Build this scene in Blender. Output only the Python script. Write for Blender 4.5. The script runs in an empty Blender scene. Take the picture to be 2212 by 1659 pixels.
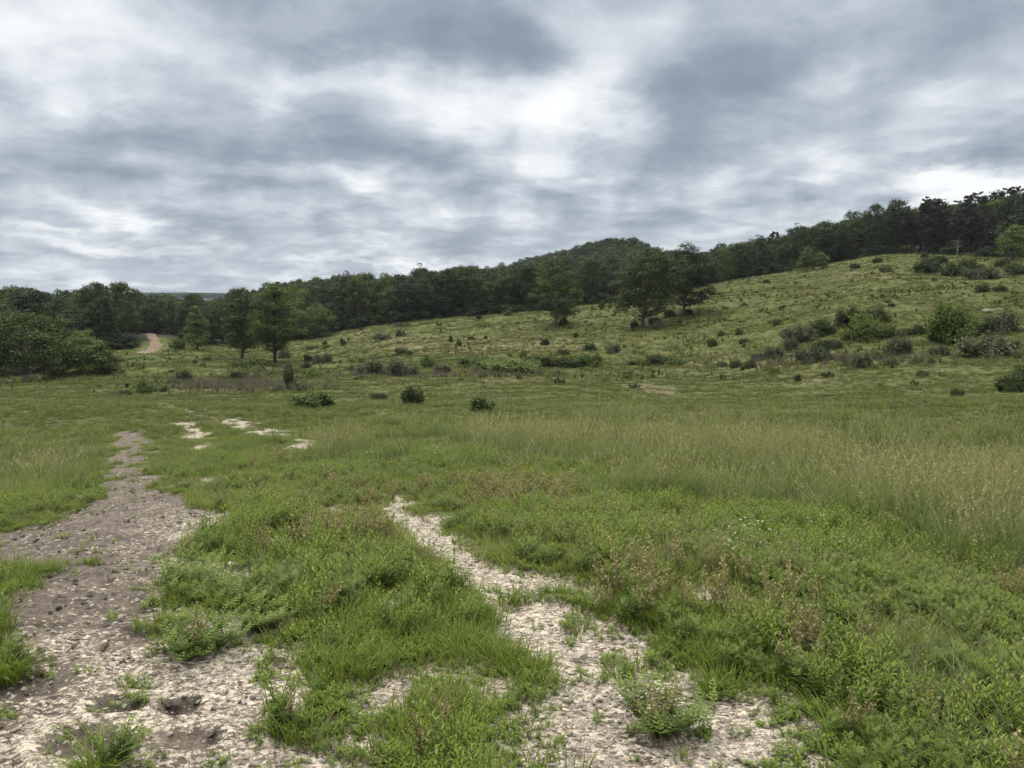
import bpy, math, random
import numpy as np
from mathutils import Vector

# ---------------------------------------------------------------- camera, world, sun, exposure
S = bpy.context.scene
COL = S.collection
PITCH = math.radians(6.3)
FPX, CX, CY = 1671.0, 1106.0, 829.5          # survey camera: focal length and centre in a 2212 x 1659 frame
EYE = 1.6

cd = bpy.data.cameras.new("camera")
cam = bpy.data.objects.new("camera", cd)
COL.objects.link(cam)
cam.location = (0, 0, 0)
cam.rotation_euler = (math.radians(90) - PITCH, 0, 0)
cd.sensor_width = 36.0
cd.lens = 36.0 * FPX / 2212.0
cd.clip_start = 0.05
cd.clip_end = 12000
S.camera = cam

S.view_settings.view_transform = 'Standard'
S.view_settings.look = 'None'
S.view_settings.gamma = 1
S.view_settings.exposure = 0.34
S.render.engine = 'CYCLES'
S.cycles.max_bounces = 5
S.cycles.diffuse_bounces = 3
S.cycles.glossy_bounces = 1
S.cycles.transmission_bounces = 3
S.cycles.volume_bounces = 0
S.cycles.transparent_max_bounces = 4
S.cycles.use_denoising = True
S.cycles.caustics_reflective = False
S.cycles.caustics_refractive = False

SUN_EL, SUN_AZ = math.radians(58), math.radians(-35)   # azimuth clockwise from +Y

def pix_dir(px, py):
    x = (px - CX) / FPX
    y = (CY - py) / FPX
    v = Vector((x, math.cos(PITCH) + y * math.sin(PITCH), -math.sin(PITCH) + y * math.cos(PITCH)))
    return v.normalized()

def pix_azel(px, py):
    v = pix_dir(px, py)
    return math.atan2(v.x, v.y), math.asin(v.z)

class NT:
    def __init__(s, tree):
        s.t = tree; s.n = tree.nodes; s.l = tree.links
    def node(s, typ, **kw):
        n = s.n.new(typ)
        for k, v in kw.items():
            setattr(n, k, v)
        return n
    def link(s, a, b):
        s.l.new(a, b)
    def inp(s, n, key, v):
        if isinstance(v, bpy.types.NodeSocket):
            s.l.new(v, n.inputs[key])
        elif v is not None:
            n.inputs[key].default_value = v
    def math(s, op, a, b=None, c=None, clamp=False):
        n = s.node('ShaderNodeMath', operation=op, use_clamp=clamp)
        s.inp(n, 0, a)
        if b is not None: s.inp(n, 1, b)
        if c is not None: s.inp(n, 2, c)
        return n.outputs[0]
    def vmath(s, op, a, b=None):
        n = s.node('ShaderNodeVectorMath', operation=op)
        s.inp(n, 0, a)
        if b is not None: s.inp(n, 1, b)
        return n.outputs[0]
    def noise(s, vec, scale, detail=4, rough=0.5, dist=0.0, lac=2.0, w=None):
        n = s.node('ShaderNodeTexNoise')
        if vec is not None: s.l.new(vec, n.inputs['Vector'])
        n.inputs['Scale'].default_value = scale
        n.inputs['Detail'].default_value = detail
        n.inputs['Roughness'].default_value = rough
        n.inputs['Lacunarity'].default_value = lac
        n.inputs['Distortion'].default_value = dist
        return n
    def ramp(s, fac, stops, interp='LINEAR'):
        n = s.node('ShaderNodeValToRGB')
        cr = n.color_ramp
        cr.interpolation = interp
        while len(cr.elements) < len(stops):
            cr.elements.new(0.5)
        for e, (p, c) in zip(cr.elements, stops):
            e.position = p
            e.color = (c[0], c[1], c[2], 1) if not isinstance(c, (int, float)) else (c, c, c, 1)
        s.inp(n, 0, fac)
        return n.outputs[0]
    def mix(s, fac, a, b, blend='MIX'):
        n = s.node('ShaderNodeMix', data_type='RGBA', blend_type=blend)
        s.inp(n, 0, fac)
        for k, v in ((6, a), (7, b)):
            if isinstance(v, bpy.types.NodeSocket): s.l.new(v, n.inputs[k])
            else: n.inputs[k].default_value = (v[0], v[1], v[2], 1)
        return n.outputs[2]
    def mapr(s, v, a, b, c, d, smooth=True):
        n = s.node('ShaderNodeMapRange', interpolation_type='SMOOTHSTEP' if smooth else 'LINEAR')
        s.inp(n, 0, v)
        for i, x in enumerate((a, b, c, d)): n.inputs[i + 1].default_value = x
        return n.outputs[0]

# ---- overcast sky: broken cloud deck over a Nishita sky
w = bpy.data.worlds.new("World"); S.world = w; w.use_nodes = True
w.node_tree.nodes.clear()
N = NT(w.node_tree)
tc = N.node('ShaderNodeTexCoord')
nrm = N.vmath('NORMALIZE', tc.outputs['Generated'])
sep = N.node('ShaderNodeSeparateXYZ'); N.link(nrm, sep.inputs[0])
dx, dy, dz = sep.outputs
zc = N.math('ADD', N.math('MAXIMUM', dz, 0.0), 0.17)
cmb = N.node('ShaderNodeCombineXYZ')
N.link(N.math('DIVIDE', dx, zc), cmb.inputs[0]); N.link(N.math('DIVIDE', dy, zc), cmb.inputs[1])
plane = cmb.outputs[0]
zc2 = N.math('ADD', N.math('MAXIMUM', dz, 0.0), 0.30)
cmb2 = N.node('ShaderNodeCombineXYZ')
N.link(N.math('DIVIDE', dx, zc2), cmb2.inputs[0]); N.link(N.math('DIVIDE', dy, zc2), cmb2.inputs[1])
az = N.math('ARCTAN2', dx, dy)
el = N.math('ARCSINE', dz)
# domain warp, then three sizes of cloud; each is compared with itself a little higher up so that puffs have lit tops and grey bases
nA = N.noise(plane, 1.1, 3, 0.5)
def cloud(vec, scale, detail, rough, wamp, up, saw):
    out_ = []
    lo = N.noise(vec, scale, 2, 0.45).outputs[0]      # shears each puff so that its base edge is crisp and its top soft
    sh = N.node('ShaderNodeVectorMath', operation='SCALE'); N.link(vec, sh.inputs[0]); N.link(N.math('MULTIPLY_ADD', lo, saw, 1.0 - saw * 0.5), sh.inputs[3])
    for k in (1.0, up):
        q = N.node('ShaderNodeVectorMath', operation='SCALE'); N.link(sh.outputs[0], q.inputs[0]); q.inputs[3].default_value = k
        ww = N.noise(q.outputs[0], scale * 0.6, 3, 0.5)
        v = N.node('ShaderNodeVectorMath', operation='MULTIPLY_ADD')
        N.link(ww.outputs['Color'], v.inputs[0]); v.inputs[1].default_value = (wamp, wamp, 0); N.link(q.outputs[0], v.inputs[2])
        out_.append(N.noise(v.outputs[0], scale, detail, rough).outputs[0])
    return out_[0], N.math('SUBTRACT', out_[0], out_[1])
c1, e1 = cloud(plane, 1.0, 7, 0.52, 0.30, 0.93, -0.14)
c2, e2 = cloud(cmb2.outputs[0], 3.8, 9, 0.58, 0.05, 0.97, -0.14)
c3, e3 = cloud(plane, 2.6, 8, 0.55, 0.08, 0.97, -0.10)     # the flat-based rows towards the horizon
uv = N.node('ShaderNodeCombineXYZ'); N.link(az, uv.inputs[0]); N.link(el, uv.inputs[1])
nW = N.noise(cmb2.outputs[0], 3.2, 6, 0.6)
wv = N.node('ShaderNodeVectorMath', operation='SUBTRACT'); N.link(nW.outputs['Color'], wv.inputs[0]); wv.inputs[1].default_value = (0.5, 0.5, 0.5)
uvw = N.node('ShaderNodeVectorMath', operation='MULTIPLY_ADD')
N.link(wv.outputs[0], uvw.inputs[0]); uvw.inputs[1].default_value = (0.20, 0.12, 0); N.link(uv.outputs[0], uvw.inputs[2])
BLOBS = [  # px, py, half width, half height, tilt in degrees, amount
    (860, 50, 480, 140, -6, -0.42), (1120, 110, 150, 110, 0, -0.25), (230, 330, 520, 105, 0, -0.42), (560, 270, 420, 70, -8, -0.22),
    (620, 340, 500, 50, 0, -0.22), (30, 60, 330, 190, 0, 0.40), (400, 75, 260, 80, -12, 0.28), (700, 175, 330, 60, 6, 0.30),
    (1290, 150, 240, 120, 25, 0.22), (1130, 215, 560, 100, -4, 0.30), (1230, 270, 300, 70, 0, 0.22), (1180, 40, 100, 60, 0, 0.15), (1610, 170, 300, 105, 22, -0.45), (1850, 215, 420, 75, 20, -0.28),
    (1900, 60, 500, 110, 15, -0.12), (680, 385, 260, 42, 0, 0.26), (1020, 390, 200, 40, 0, 0.15), (940, 330, 300, 30, 0, -0.12), (2110, 420, 250, 62, 12, 0.55),
    (1940, 372, 260, 46, 8, -0.40), (1650, 455, 160, 45, 0, -0.12), (1490, 500, 420, 26, 0, 0.12), (2200, 370, 60, 40, 0, -0.2), (280, 522, 330, 26, 0, 0.34), (60, 474, 130, 20, 0, 0.25),
    (900, 505, 640, 42, 0, -0.22), (180, 555, 330, 24, 0, -0.14), (950, 585, 700, 22, 0, 0.36), (250, 605, 500, 20, 0, 0.20),
    (160, 440, 300, 36, 0, -0.16), (450, 470, 300, 30, 0, -0.12), (1300, 430, 300, 40, 0, -0.14), (1450, 385, 200, 26, 0, 0.10), (2050, 230, 300, 120, 25, 0.02),
]
acc = None
for px, py, sx, sy, tilt, amt in BLOBS:
    a0, e0 = pix_azel(px, py)
    m = N.node('ShaderNodeMapping', vector_type='TEXTURE')
    N.link(uvw.outputs[0], m.inputs[0])
    m.inputs['Location'].default_value = (a0, e0, 0)
    m.inputs['Rotation'].default_value = (0, 0, math.radians(tilt))
    m.inputs['Scale'].default_value = (sx / FPX, sy / FPX, 1)
    g = N.node('ShaderNodeTexGradient', gradient_type='SPHERICAL')
    N.link(m.outputs[0], g.inputs[0])
    sm = N.mapr(g.outputs[1], 0, 0.9, 0, 1)
    acc = N.math('MULTIPLY_ADD', sm, amt, acc if acc is not None else 0.0)
f1 = N.math('MULTIPLY_ADD', c1, 1.35, -0.675)
f2 = N.math('MULTIPLY_ADD', c2, 1.35, -0.645)
f3 = N.math('ADD', N.math('MULTIPLY', e1, -0.6), N.math('MULTIPLY', e2, -1.0))
val = N.math('ADD', N.math('ADD', N.math('MULTIPLY', acc, 0.85), f1), N.math('ADD', f2, f3))
low = N.mapr(el, 0.10, 0.30, 1.0, 0.25)
val = N.math('ADD', val, N.math('MULTIPLY', N.math('MULTIPLY_ADD', c3, 1.15, -0.575), low))
val = N.math('ADD', val, 0.485)
ccol = N.ramp(val, [(0.0, (0.200, 0.240, 0.290)), (0.22, (0.258, 0.303, 0.358)), (0.48, (0.395, 0.445, 0.500)), (0.66, (0.54, 0.583, 0.622)), (0.82, (0.69, 0.715, 0.735)), (1.0, (0.82, 0.83, 0.83))])
sky = N.node('ShaderNodeTexSky', sky_type='NISHITA')
sky.sun_disc = False
sky.sun_elevation = SUN_EL
sky.sun_rotation = SUN_AZ
sky.air_density = 1.0; sky.dust_density = 2.0
skyc = N.mix(1.0, sky.outputs[0], (0.10, 0.10, 0.10), 'MULTIPLY')
both = N.mix(0.04, ccol, skyc)
gain = N.mapr(el, 0.38, 1.2, 1.0, 5.0)     # overcast is brighter overhead; unseen sky boosted further here to light the ground
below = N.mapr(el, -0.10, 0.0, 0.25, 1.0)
warmtop = N.mix(N.mapr(el, 0.38, 1.2, 0, 1), both, (0.54, 0.52, 0.475))     # unseen overhead sky tinted warm, added to warm the light on the ground
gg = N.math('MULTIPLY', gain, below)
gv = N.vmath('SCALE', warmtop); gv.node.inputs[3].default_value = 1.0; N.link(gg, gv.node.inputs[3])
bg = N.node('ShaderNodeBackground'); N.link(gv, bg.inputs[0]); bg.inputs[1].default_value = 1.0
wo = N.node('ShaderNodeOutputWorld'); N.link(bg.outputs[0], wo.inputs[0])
w.cycles.sampling_method = 'MANUAL'; w.cycles.sample_map_resolution = 512

ld = bpy.data.lights.new("sun", 'SUN'); ld.energy = 1.4; ld.angle = math.radians(14); ld.color = (1.0, 0.95, 0.86)
sun = bpy.data.objects.new("sun", ld); COL.objects.link(sun)
sdir = Vector((math.sin(SUN_AZ) * math.cos(SUN_EL), math.cos(SUN_AZ) * math.cos(SUN_EL), math.sin(SUN_EL)))
sun.rotation_euler = sdir.to_track_quat('Z', 'Y').to_euler()
sun.location = (0, 0, 50)

# ---------------------------------------------------------------- numeric helpers
rng = np.random.default_rng(7)

def hash2(ix, iy, seed):
    h = (ix.astype(np.int64) * 374761393 + iy.astype(np.int64) * 668265263 + seed * 974634777) & 0xFFFFFFFF
    h = ((h ^ (h >> 13)) * 1274126177) & 0xFFFFFFFF
    h = h ^ (h >> 16)
    return (h & 0xFFFFFF) / float(0xFFFFFF)

def vnoise(x, y, seed=0):
    ix = np.floor(x); iy = np.floor(y)
    fx = x - ix; fy = y - iy
    fx = fx * fx * fx * (fx * (fx * 6 - 15) + 10); fy = fy * fy * fy * (fy * (fy * 6 - 15) + 10)
    a = hash2(ix, iy, seed); b = hash2(ix + 1, iy, seed); c = hash2(ix, iy + 1, seed); d = hash2(ix + 1, iy + 1, seed)
    return (a * (1 - fx) + b * fx) * (1 - fy) + (c * (1 - fx) + d * fx) * fy

def fbm(x, y, wl, octaves=4, seed=0, gain=0.5):
    s = 0; amp = 1; tot = 0; f = 1.0 / wl
    for o in range(octaves):
        ca, sa = math.cos(o * 1.3), math.sin(o * 1.3)
        s = s + amp * vnoise((x * ca - y * sa) * f + 17.3 * o, (x * sa + y * ca) * f - 9.1 * o, seed + o * 31)
        tot += amp; amp *= gain; f *= 2.03
    return s / tot                      # about 0..1, mean 0.5

def sstep(a, b, x):
    t = np.clip((x - a) / (b - a), 0, 1)
    return t * t * (3 - 2 * t)

def pchip(xk, yk, x):
    xk = np.asarray(xk, float); yk = np.asarray(yk, float)
    h = np.diff(xk); d = np.diff(yk) / h
    m = np.zeros(len(xk))
    for i in range(1, len(xk) - 1):
        if d[i - 1] * d[i] > 0:
            w1 = 2 * h[i] + h[i - 1]; w2 = h[i] + 2 * h[i - 1]
            m[i] = (w1 + w2) / (w1 / d[i - 1] + w2 / d[i])
    m[0] = d[0]; m[-1] = d[-1]
    x = np.clip(x, xk[0], xk[-1])
    k = np.clip(np.searchsorted(xk, x) - 1, 0, len(h) - 1)
    t = (x - xk[k]) / h[k]
    return ((1 + 2 * t) * (1 - t) ** 2) * yk[k] + t * (1 - t) ** 2 * h[k] * m[k] + t * t * (3 - 2 * t) * yk[k + 1] + t * t * (t - 1) * h[k] * m[k + 1]

# ---------------------------------------------------------------- terrain
def tan_el(azv, yimg):
    k = (CY - yimg) / FPX
    return math.cos(azv) * (k * math.cos(PITCH) - math.sin(PITCH)) / (math.cos(PITCH) + k * math.sin(PITCH))

# near ground falls gently away from the viewer, then valley, then the rising hill
NEAR = [(0.0, -1.6), (2.5, -1.6), (4, -1.64), (7.5, -2.08), (13, -2.80), (21, -3.72)]
PROFILE = {   # survey columns: distance -> height of the ground line in the frame
    -500: {30: 900, 45: 880, 60: 865, 80: 850, 100: 838, 125: 815, 150: 790, 180: 775, 220: 755, 280: 735, 360: 715, 480: 700, 700: 700, 1200: 670, 2200: 660, 3500: 660},
    0: {30: 893, 45: 872, 60: 858, 80: 845, 100: 832, 125: 803, 150: 772, 180: 755, 220: 735, 280: 712, 360: 700, 480: 695, 700: 690, 1200: 668, 2200: 655, 3500: 655},
    330: {30: 888, 45: 868, 60: 855, 80: 835, 100: 808, 125: 783, 150: 763, 185: 728, 220: 724, 280: 716, 360: 706, 480: 698, 700: 690, 1200: 672, 2200: 643, 2600: 643, 3500: 660},
    480: {30: 888, 45: 868, 60: 853, 80: 833, 100: 810, 125: 786, 150: 765, 180: 746, 220: 736, 280: 722, 360: 712, 480: 700, 700: 690, 1200: 672, 2200: 643, 2600: 643, 3500: 660},
    620: {30: 886, 45: 867, 60: 850, 80: 828, 100: 806, 125: 787, 150: 762, 180: 733, 220: 718, 280: 697, 360: 672, 480: 668, 700: 690, 1200: 670, 2200: 655, 3500: 660},
    900: {30: 882, 45: 865, 60: 838, 80: 814, 90: 797, 100: 776, 125: 742, 150: 711, 175: 693, 220: 691, 280: 680, 360: 664, 480: 668, 700: 690, 1200: 670, 3500: 660},
    1200: {30: 882, 45: 862, 60: 836, 80: 807, 90: 788, 100: 766, 125: 716, 150: 681, 168: 667, 220: 668, 280: 652, 360: 626, 450: 592, 600: 600, 1200: 640, 3500: 655},
    1265: {30: 882, 45: 862, 60: 836, 80: 807, 90: 788, 100: 765, 125: 712, 150: 675, 170: 659, 220: 660, 280: 646, 360: 615, 460: 573, 600: 600, 1200: 640, 3500: 655},
    1340: {30: 882, 45: 862, 60: 836, 80: 807, 90: 788, 100: 764, 125: 709, 150: 670, 172: 652, 220: 652, 280: 640, 360: 605, 480: 558, 700: 600, 1200: 640, 3500: 655},
    1395: {30: 882, 45: 862, 60: 836, 80: 807, 90: 788, 100: 763, 125: 706, 150: 665, 175: 643, 220: 646, 280: 636, 360: 608, 480: 570, 700: 600, 1200: 640, 3500: 655},
    1430: {30: 882, 45: 862, 60: 836, 80: 807, 90: 787, 100: 762, 125: 703, 150: 660, 178: 636, 220: 640, 280: 632, 360: 612, 480: 590, 700: 604, 1200: 640, 3500: 655},
    1540: {30: 882, 45: 862, 60: 832, 80: 800, 90: 778, 100: 750, 125: 692, 150: 647, 185: 612, 220: 620, 280: 620, 360: 598, 480: 590, 700: 610, 1200: 640, 3500: 655},
    1800: {30: 884, 45: 858, 60: 820, 72: 786, 85: 750, 100: 706, 125: 655, 150: 615, 180: 587, 205: 573, 250: 570, 300: 565, 400: 560, 700: 600, 1200: 640, 3500: 655},
    1930: {30: 882, 45: 852, 60: 814, 72: 780, 85: 743, 100: 697, 125: 645, 150: 598, 180: 564, 205: 552, 250: 552, 300: 545, 400: 545, 700: 600, 1200: 640, 3500: 655},
    2212: {30: 880, 45: 848, 60: 808, 72: 772, 85: 735, 100: 693, 125: 642, 150: 600, 180: 568, 205: 555, 250: 538, 300: 525, 400: 520, 700: 590, 1200: 640, 3500: 655},
    2700: {30: 880, 45: 845, 60: 800, 72: 765, 85: 725, 100: 685, 125: 632, 150: 592, 180: 558, 205: 540, 250: 520, 300: 500, 400: 500, 700: 590, 1200: 640, 3500: 655},
}
RG = np.exp(np.linspace(math.log(1.0), math.log(3500.0), 420))
LRG = np.log(RG)
cols = sorted(PROFILE)
colaz = np.array([math.atan((p - CX) / FPX) for p in cols])
ztab = []
for p, a in zip(cols, colaz):
    pts = list(NEAR[1:])
    for r, y in sorted(PROFILE[p].items()):
        pts.append((r, r * tan_el(a, y)))
    ztab.append(pchip([math.log(q[0]) for q in pts], [q[1] for q in pts], LRG))
ztab = np.array(ztab)
AG = np.linspace(colaz[0], colaz[-1], 300)
ZG = np.array([pchip(colaz, ztab[:, j], AG) for j in range(len(RG))]).T        # [az, r]
kern = np.exp(-0.5 * (np.arange(-6, 7) / 2.5) ** 2); kern /= kern.sum()
ZG = np.apply_along_axis(lambda c: np.convolve(np.pad(c, 6, mode='edge'), kern, 'valid'), 0, ZG)
ZMEAN = 0.5 * (ZG[0] + ZG[-1])

def base_h(x, y):
    r = np.hypot(x, y); a = np.arctan2(x, y)
    ri = np.clip((np.log(np.maximum(r, 1.0)) - LRG[0]) / (LRG[1] - LRG[0]), 0, len(RG) - 1.001)
    r0 = ri.astype(int); rf = ri - r0
    ac = np.clip(a, AG[0], AG[-1])
    ai = np.clip((ac - AG[0]) / (AG[1] - AG[0]), 0, len(AG) - 1.001)
    a0 = ai.astype(int); af = ai - a0
    z = (ZG[a0, r0] * (1 - af) + ZG[a0 + 1, r0] * af) * (1 - rf) + (ZG[a0, r0 + 1] * (1 - af) + ZG[a0 + 1, r0 + 1] * af) * rf
    out = np.abs(a - ac)
    b = sstep(0.2, 2.0, out)
    zm = ZMEAN[r0] * (1 - rf) + ZMEAN[r0 + 1] * rf
    return z * (1 - b) + zm * b

def project(x, y, z):
    c, s = math.cos(PITCH), math.sin(PITCH)
    f = y * c - z * s
    u = y * s + z * c
    ok = f > 0.3
    ff = np.where(ok, f, 1.0)
    return np.where(ok, CX + FPX * x / ff, -9999), np.where(ok, CY - FPX * u / ff, 9999)

def in_poly(px, py, poly):
    inside = np.zeros(px.shape, bool)
    n = len(poly)
    for i in range(n):
        x1, y1 = poly[i]; x2, y2 = poly[(i + 1) % n]
        if y1 == y2: continue
        c = ((y1 > py) != (y2 > py)) & (px < (x2 - x1) * (py - y1) / (y2 - y1) + x1)
        inside ^= c
    return inside

def seg_dist(px, py, pts, widths):
    """smallest distance to a polyline divided by its local half width"""
    best = np.full(px.shape, 99.0)
    for i in range(len(pts) - 1):
        x1, y1 = pts[i]; x2, y2 = pts[i + 1]
        dx, dy = x2 - x1, y2 - y1
        t = np.clip(((px - x1) * dx + (py - y1) * dy) / (dx * dx + dy * dy), 0, 1)
        d = np.hypot(px - x1 - t * dx, py - y1 - t * dy)
        best = np.minimum(best, d / (widths[i] * (1 - t) + widths[i + 1] * t))
    return best

def ground_at(px, py, rmin=0.9, rmax=600.0):
    """where the line of sight through a survey pixel first meets the bare terrain"""
    v = pix_dir(px, py)
    hxy = math.hypot(v.x, v.y)
    rs = np.exp(np.linspace(math.log(rmin), math.log(rmax), 3000))
    xs = v.x / hxy * rs; ys = v.y / hxy * rs; zs = v.z / hxy * rs
    hit = np.nonzero(zs <= base_h(xs, ys))[0]
    k = hit[0] if len(hit) else len(rs) - 1
    return float(xs[k]), float(ys[k]), float(rs[k])

def W(pts):      # surveyed outline -> world plan
    return [ground_at(a, b)[:2] for a, b in pts]

# bare ground outlines, surveyed then kept in plan (world x, y)
MUD = W([(270, 928), (300, 926), (306, 960), (318, 1000), (335, 1050), (430, 1085), (525, 1100), (530, 1140), (430, 1160), (395, 1178), (460, 1215), (600, 1228),
         (612, 1300), (628, 1380), (700, 1470), (640, 1520), (600, 1570), (690, 1600), (800, 1640), (900, 1720), (300, 1900), (-700, 1900), (-500, 1500), (20, 1480), (-10, 1400), (30, 1290),
         (90, 1262), (105, 1240), (-40, 1200), (-60, 1160), (90, 1130), (190, 1095), (225, 1040), (240, 985)])
RUT_FAR = W([(385, 908), (440, 912), (450, 935), (468, 965), (430, 972), (410, 945)])
SPOTS = [(W([(a, b)])[0], r) for a, b, r in ((470, 1030, .45), (440, 1045, .4), (880, 1290, .16), (1245, 1200, .22), (860, 1275, .12), (1390, 1350, .14), (690, 1100, .4), (560, 1060, .3),
                                            (1130, 1180, .2), (660, 1380, .12), (780, 1575, .16), (845, 1300, .12), (1560, 1280, .25), (905, 1330, .1), (1015, 1250, .18), (600, 1030, .35), (740, 1130, .2), (1050, 1290, .12))]
RUT = W([(330, 870), (380, 882), (430, 893), (480, 910), (540, 922), (600, 938), (650, 960), (690, 978)])
RUTW = [0.2, 0.2, 0.2, 0.3, 0.38, 0.38, 0.3, 0.25]
RUT2 = W([(835, 1065), (880, 1108), (925, 1150), (1000, 1200), (1080, 1262), (1180, 1325), (1290, 1400), (1400, 1490), (1460, 1560), (1580, 1650), (1700, 1800), (1820, 2100)])
RUT2W = [0.15, 0.32, 0.28, 0.22, 0.23, 0.24, 0.30, 0.43, 0.54, 0.58, 0.58, 0.58]
TWOTRACK = W([(20, 880), (100, 851), (160, 839), (215, 822), (270, 808), (317, 798)])
HOLLOWS = [(W([(a, b)])[0], sx, sy) for a, b, sx, sy in ((387, 1512, .09, .06), (406, 1580, .13, .06), (252, 1510, .12, .07), (336, 1361, .12, .06), (172, 1585, .16, .09), (60, 1470, .2, .12), (310, 1350, .12, .05))]
STRIP = W([(620, 1010), (820, 1040), (1010, 1190), (1250, 1230), (1420, 1330), (1900, 1560), (2300, 1900), (700, 1900), (640, 1400), (560, 1150)])
RED_PATCH = W([(1340, 836), (1400, 833), (1462, 843), (1458, 855), (1400, 850)])
# plants and clods that stand in the bare ground
ISLANDS = [(W([(a, b)])[0], r) for a, b, r in ((405, 1245, .14), (440, 1275, .12), (385, 1340, .08), (425, 1392, .12), (480, 1300, .08), (540, 1290, .10), (60, 1240, .26), (10, 1450, .12), (205, 1650, .08), (560, 1340, .08),
                                              (470, 1180, .2), (600, 1420, .09), (620, 1240, .2), (500, 1240, .12), (560, 1190, .25), (1430, 1560, .06), (1400, 1420, .05), (1530, 1490, .06), (1330, 1440, .05), (1240, 1340, .06), (1120, 1290, .05))]

def masks(x, y, islands=True):
    """bare 0..1 (no plants), mud 0..1 (dark earth over the pale gravel), on the plan"""
    n = np.minimum(len(x), 10 ** 9)
    r = np.hypot(x, y)
    wob = (fbm(x, y, 0.45, 4, 3) - 0.5)
    wx = x + (fbm(x, y, 0.5, 4, 11) - 0.5) * np.clip(0.09 * r, 0.1, 1.2)
    wy = y + (fbm(x, y, 0.5, 4, 12) - 0.5) * np.clip(0.09 * r, 0.1, 1.6)
    bare = np.zeros(x.shape); mud = np.zeros(x.shape)
    near = (r < 45) & (y > -3)
    idx = np.nonzero(near)[0]
    xx, yy = wx[idx], wy[idx]
    m = in_poly(xx, yy, MUD).astype(float)
    g = np.zeros(m.shape)
    g = np.maximum(g, in_poly(xx, yy, RUT_FAR).astype(float))
    d = seg_dist(xx, yy, RUT, RUTW); g = np.maximum(g, 1 - sstep(0.7, 1.25, d + wob[idx] * 0.8))
    g = g * (.25 + .75 * sstep(.42, .56, fbm(x[idx], y[idx], .7, 4, 23)))
    d = seg_dist(xx, yy, RUT2, RUT2W); g = np.maximum(g, 1 - sstep(0.75, 1.2, d + wob[idx] * 0.9))
    for (cx, cy), rad in SPOTS:
        d = np.hypot(xx - cx, yy - cy) / rad
        g = np.maximum(g, 1 - sstep(0.5, 1.2, d + wob[idx] * 1.2))
    b = np.maximum(m, g)
    st = in_poly(xx, yy, STRIP).astype(float) * sstep(.60, .70, fbm(x[idx], y[idx], .5, 4, 19) - .05 * sstep(7, 12, r[idx])) * .9
    b = np.maximum(b, st)
    for (cx, cy), rad in (ISLANDS if islands else []):
        d = np.hypot(xx - cx, yy - cy) / rad
        b = b * sstep(0.5, 1.1, d)
    bare[idx] = b
    # dark mud gathers on the left of the muddy track
    xr, yr = x[idx], y[idx]
    lx = np.array([p[0] for p in (W([(0, 1600)])[0], W([(300, 1400)])[0], W([(420, 1200)])[0], W([(300, 1000)])[0])])
    ly = np.array([p[1] for p in (W([(0, 1600)])[0], W([(300, 1400)])[0], W([(420, 1200)])[0], W([(300, 1000)])[0])])
    o = np.argsort(ly)
    ref = np.interp(yr, ly[o], lx[o])
    mm = m * sstep(0.9, -0.5, xr - ref) if False else m * (1 - sstep(-0.85, 0.45, xr - ref + wob[idx] * 1.3))
    mm = np.maximum(mm, m * sstep(6.0, 9.5, yr) * 0.9)
    for (cx, cy), sx, sy in HOLLOWS:
        d = np.hypot((xr - cx) / sx, (yr - cy) / sy / 1.3)
        mm = np.maximum(mm, (1 - sstep(0.6, 1.15, d + wob[idx] * .6)) * 1.3)
    mud[idx] = mm
    return bare, mud

def edge_free(x, y):
    """1 away from bare ground, 0 beside it: only low plants grow on the margins"""
    e = np.zeros(len(x))
    for dx, dy in ((0, 0), (0, .22), (0, .48), (.22, .1), (-.22, .1), (0, -.15)):
        e = np.maximum(e, masks(x + dx, y + dy, False)[0])
    return 1 - e

def near_veg(x, y):
    e = np.zeros(len(x))
    for dx, dy in ((.12, 0), (-.12, 0), (0, .15), (0, -.15)):
        e = np.maximum(e, 1 - masks(x + dx, y + dy)[0])
    return e

def relief(x, y, bare=None):
    r = np.hypot(x, y)
    z = (fbm(x, y, 9, 4, 40) - 0.5) * 0.5 * sstep(18, 60, r)
    z = z + (fbm(x, y, 2.2, 3, 41) - 0.5) * 0.30 * sstep(24, 70, r) * (1 - sstep(260, 400, r))
    z = z + (fbm(x, y, 40, 3, 43) - 0.5) * 2.0 * sstep(60, 200, r)
    z = z + (fbm(x * .22 + y * .05, y, 5.5, 3, 44) - 0.5) * 1.1 * sstep(55, 90, r) * (1 - sstep(220, 300, r))
    z = z + (fbm(x, y, 1.6, 3, 42) - 0.5) * 0.10 * sstep(1.5, 5, r) * (1 - sstep(24, 70, r))
    return z

def H(x, y):
    x = np.asarray(x, float); y = np.asarray(y, float)
    return base_h(x, y) + relief(x, y)

def h1(x, y):
    return float(H(np.array([x]), np.array([y]))[0])

def build_mesh(name, verts, quads, mats=(), smooth=False, attrs=None):
    me = bpy.data.meshes.new(name)
    nv = len(verts); quads = np.asarray(quads, np.int32); nf = len(quads); k = quads.shape[1]
    me.vertices.add(nv); me.vertices.foreach_set('co', np.asarray(verts, np.float32).ravel())
    me.loops.add(nf * k); me.polygons.add(nf)
    me.loops.foreach_set('vertex_index', quads.ravel())
    me.polygons.foreach_set('loop_start', np.arange(0, nf * k, k, dtype=np.int32))
    me.polygons.foreach_set('loop_total', np.full(nf, k, np.int32))
    if smooth: me.polygons.foreach_set('use_smooth', np.ones(nf, bool))
    for kk, v in (attrs or {}).items():
        v = np.asarray(v, np.float32)
        if v.ndim == 1:
            a = me.attributes.new(kk, 'FLOAT', 'POINT'); a.data.foreach_set('value', v)
        else:
            a = me.attributes.new(kk, 'FLOAT_COLOR', 'POINT'); a.data.foreach_set('color', v.ravel())
    me.update(calc_edges=True)
    for m in mats: me.materials.append(m)
    return me

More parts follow.
